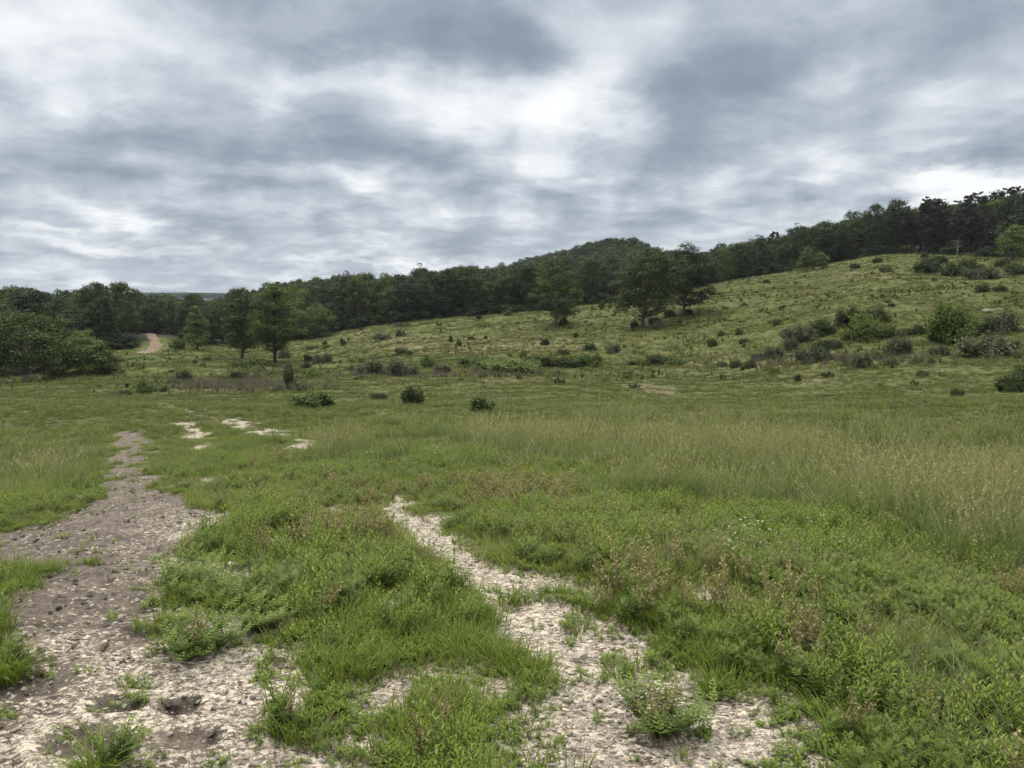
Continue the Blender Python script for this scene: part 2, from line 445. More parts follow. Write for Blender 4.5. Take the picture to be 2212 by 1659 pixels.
def tag(o, label=None, cat=None, group=None, kind=None):
    if label: o['label'] = label
    if cat: o['category'] = cat
    if group: o['group'] = group
    if kind: o['kind'] = kind
    return o

def link(name, me, parent=None):
    o = bpy.data.objects.new(name, me); COL.objects.link(o)
    if parent is not None: o.parent = parent
    return o

def new_mat(name):
    m = bpy.data.materials.new(name); m.use_nodes = True
    m.node_tree.nodes.clear()
    n = NT(m.node_tree)
    out = n.node('ShaderNodeOutputMaterial')
    return m, n, out

# ---------------------------------------------------------------- ground material
def ground_material():
    m, n, out = new_mat("meadow_ground")
    geo = n.node('ShaderNodeNewGeometry'); P = geo.outputs['Position']
    at = n.node('ShaderNodeAttribute', attribute_name='cover')
    sp = n.node('ShaderNodeSeparateColor'); n.link(at.outputs['Color'], sp.inputs[0])
    bare, mud, wood = sp.outputs
    at2 = n.node('ShaderNodeAttribute', attribute_name='patch')
    sp2 = n.node('ShaderNodeSeparateColor'); n.link(at2.outputs['Color'], sp2.inputs[0])
    dry, red, dirtroad = sp2.outputs
    # --- pale crushed limestone with dark cracks
    mp = n.node('ShaderNodeMapping'); n.link(P, mp.inputs[0]); mp.inputs['Scale'].default_value = (0.92, 1.08, 1); mp.inputs['Rotation'].default_value = (0, 0, 0.25)
    nd = n.noise(mp.outputs[0], 9, 3, 0.6)
    wq = n.node('ShaderNodeVectorMath', operation='MULTIPLY_ADD'); n.link(nd.outputs['Color'], wq.inputs[0]); wq.inputs[1].default_value = (.03, .03, .0); n.link(mp.outputs[0], wq.inputs[2])
    vo = n.node('ShaderNodeTexVoronoi', feature='DISTANCE_TO_EDGE'); n.link(wq.outputs[0], vo.inputs['Vector']); vo.inputs['Scale'].default_value = 62
    vc = n.node('ShaderNodeTexVoronoi', feature='F1'); n.link(wq.outputs[0], vc.inputs['Vector']); vc.inputs['Scale'].default_value = 62
    vo2 = n.node('ShaderNodeTexVoronoi', feature='DISTANCE_TO_EDGE'); n.link(wq.outputs[0], vo2.inputs['Vector']); vo2.inputs['Scale'].default_value = 120
    n_big = n.noise(P, 3.0, 4, 0.6)
    n_mid = n.noise(wq.outputs[0], 26, 5, 0.65)
    n_fin = n.noise(P, 110, 3, 0.6)
    cell = n.node('ShaderNodeSeparateColor'); n.link(vc.outputs['Color'], cell.inputs[0])
    stone = n.ramp(cell.outputs[0], [(0.0, (0.40, 0.33, 0.25)), (0.45, (0.62, 0.54, 0.43)), (0.8, (0.74, 0.66, 0.54)), (1.0, (0.55, 0.49, 0.42))])
    stone = n.mix(n.math('MULTIPLY', n_fin.outputs[0], 0.4), stone, (0.46, 0.385, 0.30))
    crack = n.math('ADD', n.mapr(vo.outputs[0], 0.0, 0.16, 1, 0), n.math('MULTIPLY', n.mapr(vo2.outputs[0], 0, 0.2, 1, 0), 0.35))
    crk = n.math('MULTIPLY', crack, n.mapr(n_mid.outputs[0], 0.42, 0.62, 0, 1), clamp=True)
    dark = n.mix(n_fin.outputs[0], (0.075, 0.058, 0.046), (0.17, 0.135, 0.11))
    grav = n.mix(n.math('MULTIPLY', crk, 0.8), stone, dark)
    # --- mud: streaks and blotches of dark earth, amount set by the mask
    mp2 = n.node('ShaderNodeMapping'); n.link(P, mp2.inputs[0]); mp2.inputs['Scale'].default_value = (0.8, 1.25, 1); mp2.inputs['Rotation'].default_value = (0, 0, -0.2)
    nm = n.noise(mp2.outputs[0], 34, 6, 0.70, 0.25)
    nm2 = n.noise(P, 2.4, 4, 0.6)
    thr = n.math('ADD', n.math('MULTIPLY', mud, 0.165), n.math('MULTIPLY_ADD', nm2.outputs[0], 0.26, -0.13))
    lv = n.math('ADD', nm.outputs[0], thr)
    mudf = n.mapr(lv, 0.485, 0.585, 0, 1)
    mudc = n.mix(n.mapr(n.noise(P, 7, 6, 0.65).outputs[0], .3, .7, 0, 1), (0.075, 0.057, 0.042), (0.25, 0.205, 0.16))
    mudc = n.mix(n.math('MULTIPLY', n_fin.outputs[0], 0.5), mudc, (0.055, 0.042, 0.036))
    barec = n.mix(mudf, grav, mudc)
    # --- soil and thatch under the plants
    ns = n.noise(P, 5, 5, 0.6); nl = n.noise(P, 0.30, 4, 0.55); nmm = n.noise(P, 1.4, 5, 0.65)
    soil = n.mix(ns.outputs[0], (0.045, 0.036, 0.022), (0.13, 0.105, 0.065))
    green = n.ramp(nmm.outputs[0], [(0.25, (0.020, 0.027, 0.007)), (0.45, (0.048, 0.064, 0.012)), (0.6, (0.086, 0.104, 0.021)), (0.8, (0.128, 0.130, 0.038))])
    tanc = n.ramp(nmm.outputs[0], [(0.25, (0.09, 0.075, 0.035)), (0.6, (0.20, 0.165, 0.085)), (0.8, (0.27, 0.23, 0.13))])
    df = n.math('MULTIPLY_ADD', n.mapr(nl.outputs[0], 0.45, 0.7, 0, 1), 0.35, dry, clamp=True)
    meadow = n.mix(df, green, tanc)
    # near the viewer the plants are real, so the ground is only soil
    dist = n.vmath('LENGTH', P); dist = dist.node.outputs['Value']
    far = n.mapr(dist, 8, 30, 0.35, 1.0)
    meadow = n.mix(far, soil, meadow)
    meadow = n.mix(red, meadow, (0.15, 0.115, 0.070))
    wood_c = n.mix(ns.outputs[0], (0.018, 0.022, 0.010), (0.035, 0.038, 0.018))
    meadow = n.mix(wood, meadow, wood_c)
    road_c = n.ramp(n.noise(P, 0.9, 5, 0.65).outputs[0], [(0.3, (0.11, 0.077, 0.052)), (0.5, (0.17, 0.125, 0.088)), (0.7, (0.23, 0.18, 0.135))])
    col = n.mix(bare, meadow, barec)
    col = n.mix(dirtroad, col, road_c)
    b = n.node('ShaderNodeBsdfPrincipled'); n.link(col, b.inputs['Base Color'])
    rough = n.mapr(mud, 0, 1.2, 0.95, 0.75); n.link(rough, b.inputs['Roughness'])
    b.inputs['Specular IOR Level'].default_value = 0.25
    hgt = n.math('MULTIPLY_ADD', crk, -0.45, n.math('MULTIPLY', nm.outputs[0], 1.1))
    hgt = n.math('ADD', hgt, n.math('MULTIPLY', n_fin.outputs[0], 0.4))
    bu = n.node('ShaderNodeBump'); bu.inputs['Strength'].default_value = 0.9; bu.inputs['Distance'].default_value = 0.02
    n.link(hgt, bu.inputs['Height']); n.link(bu.outputs[0], b.inputs['Normal'])
    n.link(b.outputs[0], out.inputs[0])
    return m
M_ground = ground_material()

# ---------------------------------------------------------------- terrain mesh (fine fan in front, coarse ring behind)
def forest_edge_r(a):
    px = CX + FPX * np.tan(np.clip(a, -1.2, 1.2))
    return np.interp(px, [-500, 0, 300, 345, 480, 640, 740, 900, 1000, 1200, 1340, 1500, 1560, 1700, 1800, 1900, 2212, 2700],
                     [150, 158, 166, 176, 176, 182, 184, 184, 182, 180, 184, 194, 200, 206, 212, 208, 202, 200])

def terrain():
    a_f = np.linspace(-0.72, 0.72, 760)
    a_b = np.linspace(0.72, 2 * math.pi - 0.72, 420)[1:-1]
    A = np.concatenate([a_f, a_b])
    R = np.concatenate([[0.35, 0.7, 1.1, 1.5], np.exp(np.linspace(math.log(1.9), math.log(8), 330))[:-1], np.exp(np.linspace(math.log(8), math.log(330), 560))[:-1], np.exp(np.linspace(math.log(330), math.log(3500), 90))])
    nA, nR = len(A), len(R)
    AA, RR = np.meshgrid(A, R, indexing='ij')
    x = (np.sin(AA) * RR).ravel(); y = (np.cos(AA) * RR).ravel()
    bare, mud = masks(x, y)
    z = H(x, y)
    r = RR.ravel()
    nb = np.nonzero((r < 14) & (y > -2))[0]
    xb, yb = x[nb], y[nb]
    wv = (fbm(xb, yb, 0.16, 4, 60) - 0.5) * 0.045 + (fbm(xb, yb, 0.05, 3, 61, 0.6) - 0.5) * 0.016
    z[nb] += wv * (0.35 + 0.65 * bare[nb]) * (0.6 + 0.8 * np.minimum(mud[nb], 1)) * sstep(1.0, 2.2, r[nb])
    z[nb] -= 0.03 * bare[nb]
    for (cx, cy), sx, sy in HOLLOWS:
        d = np.hypot((xb - cx) / sx, (yb - cy) / sy / 1.3)
        z[nb] += -0.035 * (1 - sstep(0.3, 1.0, d)) + 0.012 * np.exp(-((d - 1.25) / 0.25) ** 2)
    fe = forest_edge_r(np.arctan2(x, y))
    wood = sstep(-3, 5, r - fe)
    jx, jy = x + (fbm(x, y, 6, 3, 70) - 0.5) * 8, y + (fbm(x, y, 6, 3, 71) - 0.5) * 8
    px, py = project(x, y, base_h(x, y))
    # drier, browner drifts of grass on the slope
    dry = 0.25 * np.exp(-((px - 1120) / 260) ** 2 - ((py - 752) / 18) ** 2) + 0.45 * np.exp(-((px - 1000) / 260) ** 2 - ((py - 745) / 22) ** 2)
    dry += 0.5 * np.exp(-((px - 480) / 160) ** 2 - ((py - 845) / 9) ** 2) + 0.45 * np.exp(-((px - 1650) / 220) ** 2 - ((py - 790) / 14) ** 2)
    dry += 0.4 * np.exp(-((px - 1900) / 150) ** 2 - ((py - 590) / 8) ** 2) + 0.35 * np.exp(-((px - 1200) / 700) ** 2 - ((py - 822) / 9) ** 2)
    dry += 0.3 * np.exp(-((px - 720) / 120) ** 2 - ((py - 715) / 12) ** 2)
    dry = dry * (0.6 + 0.8 * fbm(x, y, 5, 3, 72)) * (r > 25) * (y > 0)
    red = np.where(in_poly(jx * 0.1 + x * 0.9, jy * 0.1 + y * 0.9, RED_PATCH), 0.65, 0.0)
    tt = seg_dist(x, y, TWOTRACK, [1.0] * len(TWOTRACK))
    green_line = np.exp(-((tt - 0.9) / 0.25) ** 2)
    dry = np.clip(dry - green_line * 0.4, 0, 1)
    one = np.ones_like(x)
    cover = np.stack([bare, np.minimum(mud, 1.2), wood, one], 1)
    patch = np.stack([dry, red, np.zeros_like(x), one], 1)
    i = np.arange(nA)[:, None]; j = np.arange(nR - 1)[None, :]
    i2 = (i + 1) % nA
    q = np.stack([i * nR + j, i * nR + j + 1, i2 * nR + j + 1, i2 * nR + j], -1).reshape(-1, 4)
    fb = bare[q].mean(1) > 0.5
    V = np.stack([x, y, z], 1)
    # centre cap
    c = len(V)
    V = np.vstack([V, [[0, 0, h1(0.01, 0.01)]]])
    cover = np.vstack([cover, [[0, 0, 0, 1]]]); patch = np.vstack([patch, [[0, 0, 0, 1]]])
    for nm, sel, lab in (("ground", ~fb, None), ("dirt_track", fb, None)):
        qq = q[sel]
        if nm == "ground":
            k = np.arange(0, nA, 1)
            cap = np.stack([np.full(nA, c), k * nR, ((k + 1) % nA) * nR, np.full(nA, c)], -1)
        used = np.unique(np.concatenate([qq.ravel(), [c]]))
        remap = np.full(len(V), -1, np.int64); remap[used] = np.arange(len(used))
        me = build_mesh(nm, V[used], remap[qq], [M_ground], True, {'cover': cover[used], 'patch': patch[used]})
        o = link(nm, me)
        tag(o, "rolling meadow ground from the near grass to the wooded hills" if nm == "ground" else "pale gravel and dark mud wheel track through the weeds", nm.replace('_', ' '), None, 'structure')
terrain()

# sandy lane climbing into the wood
def dirt_road():
    ctr = [(300, 768, 1.4), (318, 764, 2.3), (326, 757, 1.9), (335, 750, 1.6), (338, 742, 1.5), (332, 735, 1.4), (321, 728, 1.3), (313, 723, 1.2), (304, 719, 1.2)]
    P = [(*ground_at(a, b)[:2], w_) for a, b, w_ in ctr]
    t = np.linspace(0, len(P) - 1, 70)
    k = np.arange(len(P))
    x = np.interp(t, k, [p[0] for p in P]); y = np.interp(t, k, [p[1] for p in P]); wd = np.interp(t, k, [p[2] for p in P])
    ks = np.ones(7) / 7
    sm = lambda v: np.convolve(np.pad(v, 3, mode='edge'), ks, 'valid')
    x, y = sm(x), sm(y)
    tx, ty = np.gradient(x), np.gradient(y); L = np.hypot(tx, ty); nx, ny = -ty / L, tx / L
    m = 13
    V = []
    for s in np.linspace(-1, 1, m):
        jit = (fbm(x * 1.0, y * 1.0, 2.0, 3, 5 + int(s > 0)) - .5) * 1.2 * abs(s)
        X = x + nx * wd * .62 * (s + jit); Y = y + ny * wd * .62 * (s + jit)
        rut = -0.10 * math.exp(-((abs(s) - 0.5) / 0.15) ** 2)
        V.append(np.stack([X, Y, H(X, Y) + 0.16 + rut - 0.14 * abs(s) ** 6], 1))
    V = np.array(V).transpose(1, 0, 2).reshape(-1, 3)
    n_ = len(x)
    i = np.arange(n_ - 1)[:, None]; j = np.arange(m - 1)[None, :]
    q = np.stack([i * m + j, i * m + j + 1, (i + 1) * m + j + 1, (i + 1) * m + j], -1).reshape(-1, 4)
    one = np.ones(len(V)); z0 = np.zeros(len(V))
    me = build_mesh("dirt_road", V, q, [M_ground], True, {'cover': np.stack([z0, z0, z0, one], 1), 'patch': np.stack([z0, z0, one, one], 1)})
    tag(link("dirt_road", me), "sandy brown lane curving up into the dark wood", "road", None, 'structure')
dirt_road()

# ---------------------------------------------------------------- plant materials
def leaf_mat(name, dark, light, tip=None, trans=0.28, tintc=None, rough=0.6, spec=0.25):
    m, n, out = new_mat(name)
    geo = n.node('ShaderNodeNewGeometry')
    rnd = geo.outputs['Random Per Island']
    ti = n.node('ShaderNodeAttribute', attribute_name='tint', attribute_type='INSTANCER')
    oi = n.node('ShaderNodeObjectInfo')
    f = n.math('ADD', n.math('MULTIPLY', rnd, 0.45), n.math('MULTIPLY', oi.outputs['Random'], 0.55))
    c = n.mix(f, dark, light)
    if tintc is not None:
        c = n.mix(ti.outputs['Fac'], c, tintc)
    if tip is not None:
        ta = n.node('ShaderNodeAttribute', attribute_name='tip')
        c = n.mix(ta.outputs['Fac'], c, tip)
    b = n.node('ShaderNodeBsdfPrincipled'); n.link(c, b.inputs['Base Color'])
    b.inputs['Roughness'].default_value = rough; b.inputs['Specular IOR Level'].default_value = spec
    if trans > 0:
        t = n.node('ShaderNodeBsdfTranslucent'); n.link(n.mix(1.0, c, (1.15, 1.2, 0.7), 'MULTIPLY'), t.inputs[0])
        mx = n.node('ShaderNodeMixShader'); mx.inputs[0].default_value = trans
        n.link(b.outputs[0], mx.inputs[1]); n.link(t.outputs[0], mx.inputs[2]); n.link(mx.outputs[0], out.inputs[0])
    else:
        n.link(b.outputs[0], out.inputs[0])
    return m

def bark_mat(name, a, b_, scale=6):
    m, n, out = new_mat(name)
    tcn = n.node('ShaderNodeTexCoord')
    mp = n.node('ShaderNodeMapping'); n.link(tcn.outputs['Object'], mp.inputs[0]); mp.inputs['Scale'].default_value = (1, 1, 0.2)
    nz = n.noise(mp.outputs[0], scale, 6, 0.65)
    c = n.mix(n.mapr(nz.outputs[0], .35, .65, 0, 1), a, b_)
    b = n.node('ShaderNodeBsdfPrincipled'); n.link(c, b.inputs['Base Color']); b.inputs['Roughness'].default_value = 0.9
    bu = n.node('ShaderNodeBump'); bu.inputs['Distance'].default_value = 0.05; n.link(nz.outputs[0], bu.inputs['Height']); n.link(bu.outputs[0], b.inputs['Normal'])
    n.link(b.outputs[0], out.inputs[0])
    return m

M_leaf_dark = leaf_mat("oak_leaves", (0.012, 0.021, 0.007), (0.046, 0.066, 0.019), trans=0.2)
M_leaf_mid = leaf_mat("hickory_leaves", (0.018, 0.031, 0.008), (0.070, 0.096, 0.024), trans=0.25)
M_leaf_light = leaf_mat("sassafras_leaves", (0.045, 0.078, 0.018), (0.125, 0.165, 0.042), trans=0.28)
M_leaf_olive = leaf_mat("olive_brown_leaves", (0.021, 0.033, 0.010), (0.076, 0.096, 0.027), trans=0.2)
M_leaf_lone = leaf_mat("yellow_green_oak_leaves", (0.032, 0.050, 0.011), (0.100, 0.128, 0.029), trans=0.25)  # lighter yellow-green leaf colour of the lone trees
M_needle = leaf_mat("pine_needles", (0.010, 0.013, 0.007), (0.028, 0.031, 0.015), trans=0.08)
M_silver = leaf_mat("silvery_leaves", (0.042, 0.054, 0.026), (0.145, 0.160, 0.090), trans=0.2)
M_bushdark = leaf_mat("dark_bush_leaves", (0.022, 0.035, 0.011), (0.080, 0.102, 0.032), trans=0.2)
M_bright = leaf_mat("bright_bush_leaves", (0.070, 0.108, 0.022), (0.19, 0.235, 0.070), trans=0.3)
M_bark = bark_mat("bark", (0.045, 0.037, 0.030), (0.12, 0.10, 0.085))
M_bark_dark = bark_mat("dark_bark", (0.018, 0.015, 0.012), (0.055, 0.046, 0.038))
M_bark_pale = bark_mat("weathered_bark", (0.13, 0.12, 0.10), (0.30, 0.28, 0.25))

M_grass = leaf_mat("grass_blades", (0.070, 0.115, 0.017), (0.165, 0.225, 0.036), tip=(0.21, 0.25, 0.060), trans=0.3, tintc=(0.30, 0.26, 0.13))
M_tall = leaf_mat("tall_grass_blades", (0.055, 0.092, 0.022), (0.135, 0.185, 0.044), tip=(0.20, 0.265, 0.072), trans=0.34, tintc=(0.27, 0.28, 0.10))
M_blue = leaf_mat("fescue_blades", (0.042, 0.068, 0.022), (0.10, 0.13, 0.045), tip=(0.15, 0.18, 0.07), trans=0.3, tintc=(0.25, 0.24, 0.15))
M_seed = leaf_mat("seed_heads", (0.25, 0.24, 0.10), (0.46, 0.43, 0.22), trans=0.2)
M_weed = leaf_mat("weed_leaves", (0.055, 0.100, 0.016), (0.150, 0.225, 0.034), tip=(0.25, 0.33, 0.055), trans=0.3, tintc=(0.16, 0.17, 0.06))
M_fern = leaf_mat("ragweed_leaves", (0.050, 0.088, 0.018), (0.120, 0.175, 0.034), tip=(0.18, 0.24, 0.045), trans=0.3, tintc=(0.13, 0.14, 0.06))
M_stem = leaf_mat("weed_stems", (0.07, 0.085, 0.03), (0.14, 0.13, 0.06), trans=0.0)
M_drystem = leaf_mat("dry_seed_stalks", (0.20, 0.17, 0.08), (0.38, 0.32, 0.17), trans=0.2)
M_petal = leaf_mat("white_petals", (0.62, 0.62, 0.55), (0.80, 0.80, 0.74), trans=0.2)

# ---------------------------------------------------------------- geometry generators (numpy)
def unit(v):
    return v / np.maximum(np.linalg.norm(v, axis=-1, keepdims=True), 1e-9)

class MB:
    """collects quads with per-vertex tip value and per-face material"""
    def __init__(s): s.v = []; s.q = []; s.m = []; s.t = []; s.n = 0
    def add(s, v, q, mi=0, tip=0.0):
        v = np.asarray(v, float).reshape(-1, 3); q = np.asarray(q, np.int64).reshape(-1, 4)
        s.v.append(v); s.q.append(q + s.n); s.m.append(np.full(len(q), mi, np.int32))
        s.t.append(np.broadcast_to(np.asarray(tip, float).ravel() if np.ndim(tip) else np.array([tip]), (len(v),)).copy())
        s.n += len(v)
    def leaves(s, p, axis, nrm_, ln, wd, mi=0, tip=0.0, fold=0.15):
        p = np.asarray(p, float); k = len(p)
        axis = unit(axis); side = unit(np.cross(axis, nrm_)); up = np.cross(side, axis)
        ln = np.broadcast_to(ln, (k,))[:, None]; wd = np.broadcast_to(wd, (k,))[:, None]
        b = p; t = p + axis * ln - up * ln * 0.12
        l = p + axis * ln * 0.45 + side * wd * 0.5 + up * wd * fold
        r = p + axis * ln * 0.45 - side * wd * 0.5 + up * wd * fold
        v = np.stack([b, r, t, l], 1).reshape(-1, 3)
        q = np.arange(k * 4).reshape(-1, 4)
        tp = np.repeat(np.broadcast_to(tip, (k,)), 4)
        s.add(v, q, mi, tp)
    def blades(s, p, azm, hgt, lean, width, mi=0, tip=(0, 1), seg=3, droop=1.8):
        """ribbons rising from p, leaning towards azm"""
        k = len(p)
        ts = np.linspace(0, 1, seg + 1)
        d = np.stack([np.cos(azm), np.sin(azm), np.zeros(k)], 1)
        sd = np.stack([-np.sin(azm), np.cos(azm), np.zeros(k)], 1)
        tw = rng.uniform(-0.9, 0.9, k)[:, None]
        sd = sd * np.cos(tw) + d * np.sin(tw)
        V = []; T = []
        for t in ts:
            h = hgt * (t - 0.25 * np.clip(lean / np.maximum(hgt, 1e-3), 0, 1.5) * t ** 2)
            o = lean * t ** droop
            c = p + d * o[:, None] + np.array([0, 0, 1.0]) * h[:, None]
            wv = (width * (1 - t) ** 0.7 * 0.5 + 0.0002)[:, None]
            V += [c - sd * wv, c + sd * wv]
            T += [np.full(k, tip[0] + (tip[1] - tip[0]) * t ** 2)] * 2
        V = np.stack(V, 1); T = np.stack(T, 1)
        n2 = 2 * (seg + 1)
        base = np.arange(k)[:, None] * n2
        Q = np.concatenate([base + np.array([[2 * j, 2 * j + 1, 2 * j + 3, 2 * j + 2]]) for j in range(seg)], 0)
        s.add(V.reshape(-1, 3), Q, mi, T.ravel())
        return
    def tube(s, pts, rad, sides=6, mi=0, tip=0.0):
        pts = np.asarray(pts, float); rad = np.asarray(rad, float)
        k = len(pts)
        tg = unit(np.gradient(pts, axis=0))
        ref = np.array([1.0, 0.03, 0.0]) if abs(tg[0][2]) > 0.7 else np.array([0, 0, 1.0])
        a = unit(np.cross(tg, ref)); b = np.cross(tg, a)
        th = np.linspace(0, 2 * np.pi, sides, endpoint=False)
        V = pts[:, None, :] + rad[:, None, None] * (np.cos(th)[None, :, None] * a[:, None, :] + np.sin(th)[None, :, None] * b[:, None, :])
        i = np.arange(k - 1)[:, None]; j = np.arange(sides)[None, :]; j2 = (j + 1) % sides
        Q = np.stack([i * sides + j, i * sides + j2, (i + 1) * sides + j2, (i + 1) * sides + j], -1).reshape(-1, 4)
        s.add(V.reshape(-1, 3), Q, mi, tip)
    def mesh(s, name, mats):
        v = np.concatenate(s.v); q = np.concatenate(s.q); t = np.concatenate(s.t); mi = np.concatenate(s.m)
        me = build_mesh(name, v, q, mats, False, {'tip': np.clip(t, 0, 1)})
        me.polygons.foreach_set('material_index', mi)
        return me

def curve(p0, p1, bend, n=6, wob=0.0):
    p0 = np.array(p0, float); p1 = np.array(p1, float); t = np.linspace(0, 1, n)[:, None]
    mid = (p0 + p1) / 2 + np.array(bend, float)
    c = (1 - t) ** 2 * p0 + 2 * t * (1 - t) * mid + t ** 2 * p1
    if wob: c[1:-1] += rng.normal(0, wob, (n - 2, 3))
    return c

def make_tree(h, cr, base=0.25, n_clump=46, per=95, leaf=0.34, lmat=None, bmat=None, shape='round', lean=0.0, trunk_r=None, flat=0.8, dead_top=0.0, ragged=0.25, name="tree", low=0.0, clump=0.24, joined=False):
    """returns (trunk mesh, crown mesh): tapered trunk with limbs, crown of leaf clumps spread through its volume"""
    tr = trunk_r or h * 0.022
    T = MB(); Cn = MB()
    top = np.array([lean * h, rng.normal(0, .02 * h), h * 0.93])
    tk = curve((0, 0, -0.3), top, (rng.normal(0, .03 * h) - lean * h * .3, rng.normal(0, .03 * h), 0), 10, 0.008 * h)
    rad = tr * np.array([1.45, 1.08, 1.0, .92, .82, .7, .55, .4, .26, .08])
    T.tube(tk, rad, 8)
    def env(u):      # crown radius along its height, u 0..1
        if shape == 'round': return math.sqrt(max(0, 1 - (2 * u - 0.9) ** 2 / 1.25)) ** 0.9
        if shape == 'oval': return (math.sin(math.pi * min(1, u * 0.92 + 0.08)) ** 0.55) * (1 - 0.25 * u)
        if shape == 'cone': return max(0.08, (1 - u) ** 0.75) * (0.75 + 0.25 * min(1, u * 6))
        if shape == 'column': return 0.75 + 0.25 * math.sin(math.pi * u) - 0.55 * u ** 4
        if shape == 'flat': return 0.45 + 0.55 * math.sin(math.pi * u ** 0.8)
        return 1
    zb = base * h; zt = h * (1 - dead_top)
    cs = []
    for k in range(n_clump):
        u = ((k + rng.random()) / n_clump)
        u = u ** 0.9
        e = env(u) * cr
        ph = k * 2.39996 + rng.normal(0, .5)
        rr = e * (rng.uniform(0.35, 1.0) ** 0.6) * (1 + rng.normal(0, ragged * .6))
        rr = min(rr, e * 1.25)
        z = zb + u * (zt - zb) * 0.96 + rng.normal(0, 0.035 * h)
        ax_ = tk[min(9, max(0, int(z / h * 9)))]
        c = np.array([ax_[0] + rr * math.cos(ph), ax_[1] + rr * math.sin(ph), z - 0.10 * rr * (low > 0)])
        rc = cr * clump * rng.uniform(0.75, 1.45) * (0.75 + 0.35 * env(u))
        cs.append((c, rc))
        if k % 2 == 0 or rr > 0.6 * e:
            za = max(zb * 0.85, z - rng.uniform(0.12, 0.35) * rr - 0.35 * rr)
            i0 = np.clip(za / h / 0.93 * 9, 0.5, 8.5); i_ = int(i0); st = tk[i_] * (1 - (i0 - i_)) + tk[i_ + 1] * (i0 - i_)
            lr = tr * 0.34 * (1 - 0.6 * u)
            T.tube(curve(st, c, (0, 0, -0.08 * rr + rng.normal(0, .03 * h)), 5, 0.006 * h), lr * np.array([1, .8, .6, .42, .15]), 4)
    P = []; Nn = []; Ls = []
    for c, rc in cs:
        m = max(10, int(per * (rc / (cr * clump)) ** 2 * rng.uniform(.8, 1.2)))
        d = unit(rng.normal(0, 1, (m, 3)))
        d[:, 2] = np.where(d[:, 2] < -0.35, -d[:, 2] * 0.5, d[:, 2])
        rad_ = rng.uniform(0.45, 1.08, m) ** 0.7
        # lobes break the clump outline
        lob = 1 + 0.30 * np.sin(d[:, 0] * 5 + c[0] * 7) * np.cos(d[:, 1] * 6 + c[1] * 5)
        p = c + d * (rad_ * rc * lob)[:, None] * np.array([1.15, 1.15, flat])
        P.append(p); Nn.append(unit(d * 0.8 + np.array([0, 0, 0.7]) + rng.normal(0, .45, (m, 3))))
        Ls.append(leaf * rng.uniform(.6, 1.25, m))
    P = np.concatenate(P); Nn = np.concatenate(Nn); Ls = np.concatenate(Ls)
    ax = unit(np.cross(Nn, rng.normal(0, 1, Nn.shape)) + np.array([0, 0, -0.15]))
    tgt = Cn if not joined else T
    tgt.leaves(P - ax * Ls[:, None] * .5, ax, Nn, Ls, Ls * 0.72, 1 if joined else 0)
    if dead_top > 0:      # bare grey branches standing out of the crown
        for k in range(26):
            za = rng.uniform(0.45, 0.97) * h
            i_ = int(np.clip(za / h / .93 * 9, 0, 9)); st = tk[i_] * np.array([1, 1, 0]) + np.array([0, 0, min(za, top[2])])
            ph = rng.uniform(0, 6.28); ln = rng.uniform(.10, .26) * h * (1.25 - za / h)
            T.tube(curve(st, st + np.array([math.cos(ph) * ln, math.sin(ph) * ln, ln * rng.uniform(.2, .9)]), (0, 0, -.02 * h), 5, .008 * h), tr * .16 * np.array([1, .75, .5, .35, .15]) + 0.012, 4)
    if joined:
        return T.mesh(name, [bmat, lmat]), None
    return T.mesh("trunk", [bmat]), Cn.mesh("crown", [lmat])

def make_pine(h, cr, base=0.3, tiers=11, lmat=None, bmat=None, leaf=0.30, joined=False):
    T = MB(); Cn = MB()
    tk = curve((0, 0, -0.3), (rng.normal(0, .03 * h), rng.normal(0, .03 * h), h * .97), (0, 0, 0), 10, 0.006 * h)
    tr = h * 0.018
    T.tube(tk, tr * np.linspace(1.2, .12, 10), 7)
    P = []; Nn = []; L = []
    for k in range(tiers):
        u = (k + rng.uniform(-.2, .3)) / tiers; z = h * (base + (1 - base) * u)
        nb = rng.integers(4, 7)
        for b in range(nb):
            if rng.random() < 0.12: continue
            ph = rng.uniform(0, 6.28); ln = cr * (1 - u) ** 0.55 * rng.uniform(.55, 1.15) * (0.8 + 0.35 * math.sin(u * 3.1))
            i_ = min(9, int(z / h * 9)); st = np.array([tk[i_][0], tk[i_][1], z])
            en = st + np.array([math.cos(ph) * ln, math.sin(ph) * ln, ln * rng.uniform(-.05, .45)])
            cv = curve(st, en, (0, 0, -.08 * ln), 5)
            T.tube(cv, tr * .25 * np.array([1, .8, .6, .4, .2]), 4)
            for t in (0.5, 0.75, 1.0):
                m = int(44 * (0.6 + t * 0.5)); c = st + (en - st) * t
                rc = ln * .33 * (1.3 - 0.4 * t)
                d = unit(rng.normal(0, 1, (m, 3)))
                P.append(c + d * rng.uniform(.3, 1, m)[:, None] * rc * np.array([1.05, 1.05, .62])); Nn.append(unit(d + np.array([0, 0, .8]))); L.append(leaf * rng.uniform(.6, 1.2, m))
    P = np.concatenate(P); Nn = np.concatenate(Nn); L = np.concatenate(L)
    ax = unit(np.cross(Nn, rng.normal(0, 1, Nn.shape)) + np.array([0, 0, .3]))
    tgt = T if joined else Cn
    tgt.leaves(P - ax * L[:, None] * .5, ax, Nn, L, L * .45, 1 if joined else 0)
    if joined: return T.mesh("pine_tree", [bmat, lmat]), None
    return T.mesh("trunk", [bmat]), Cn.mesh("crown", [lmat])

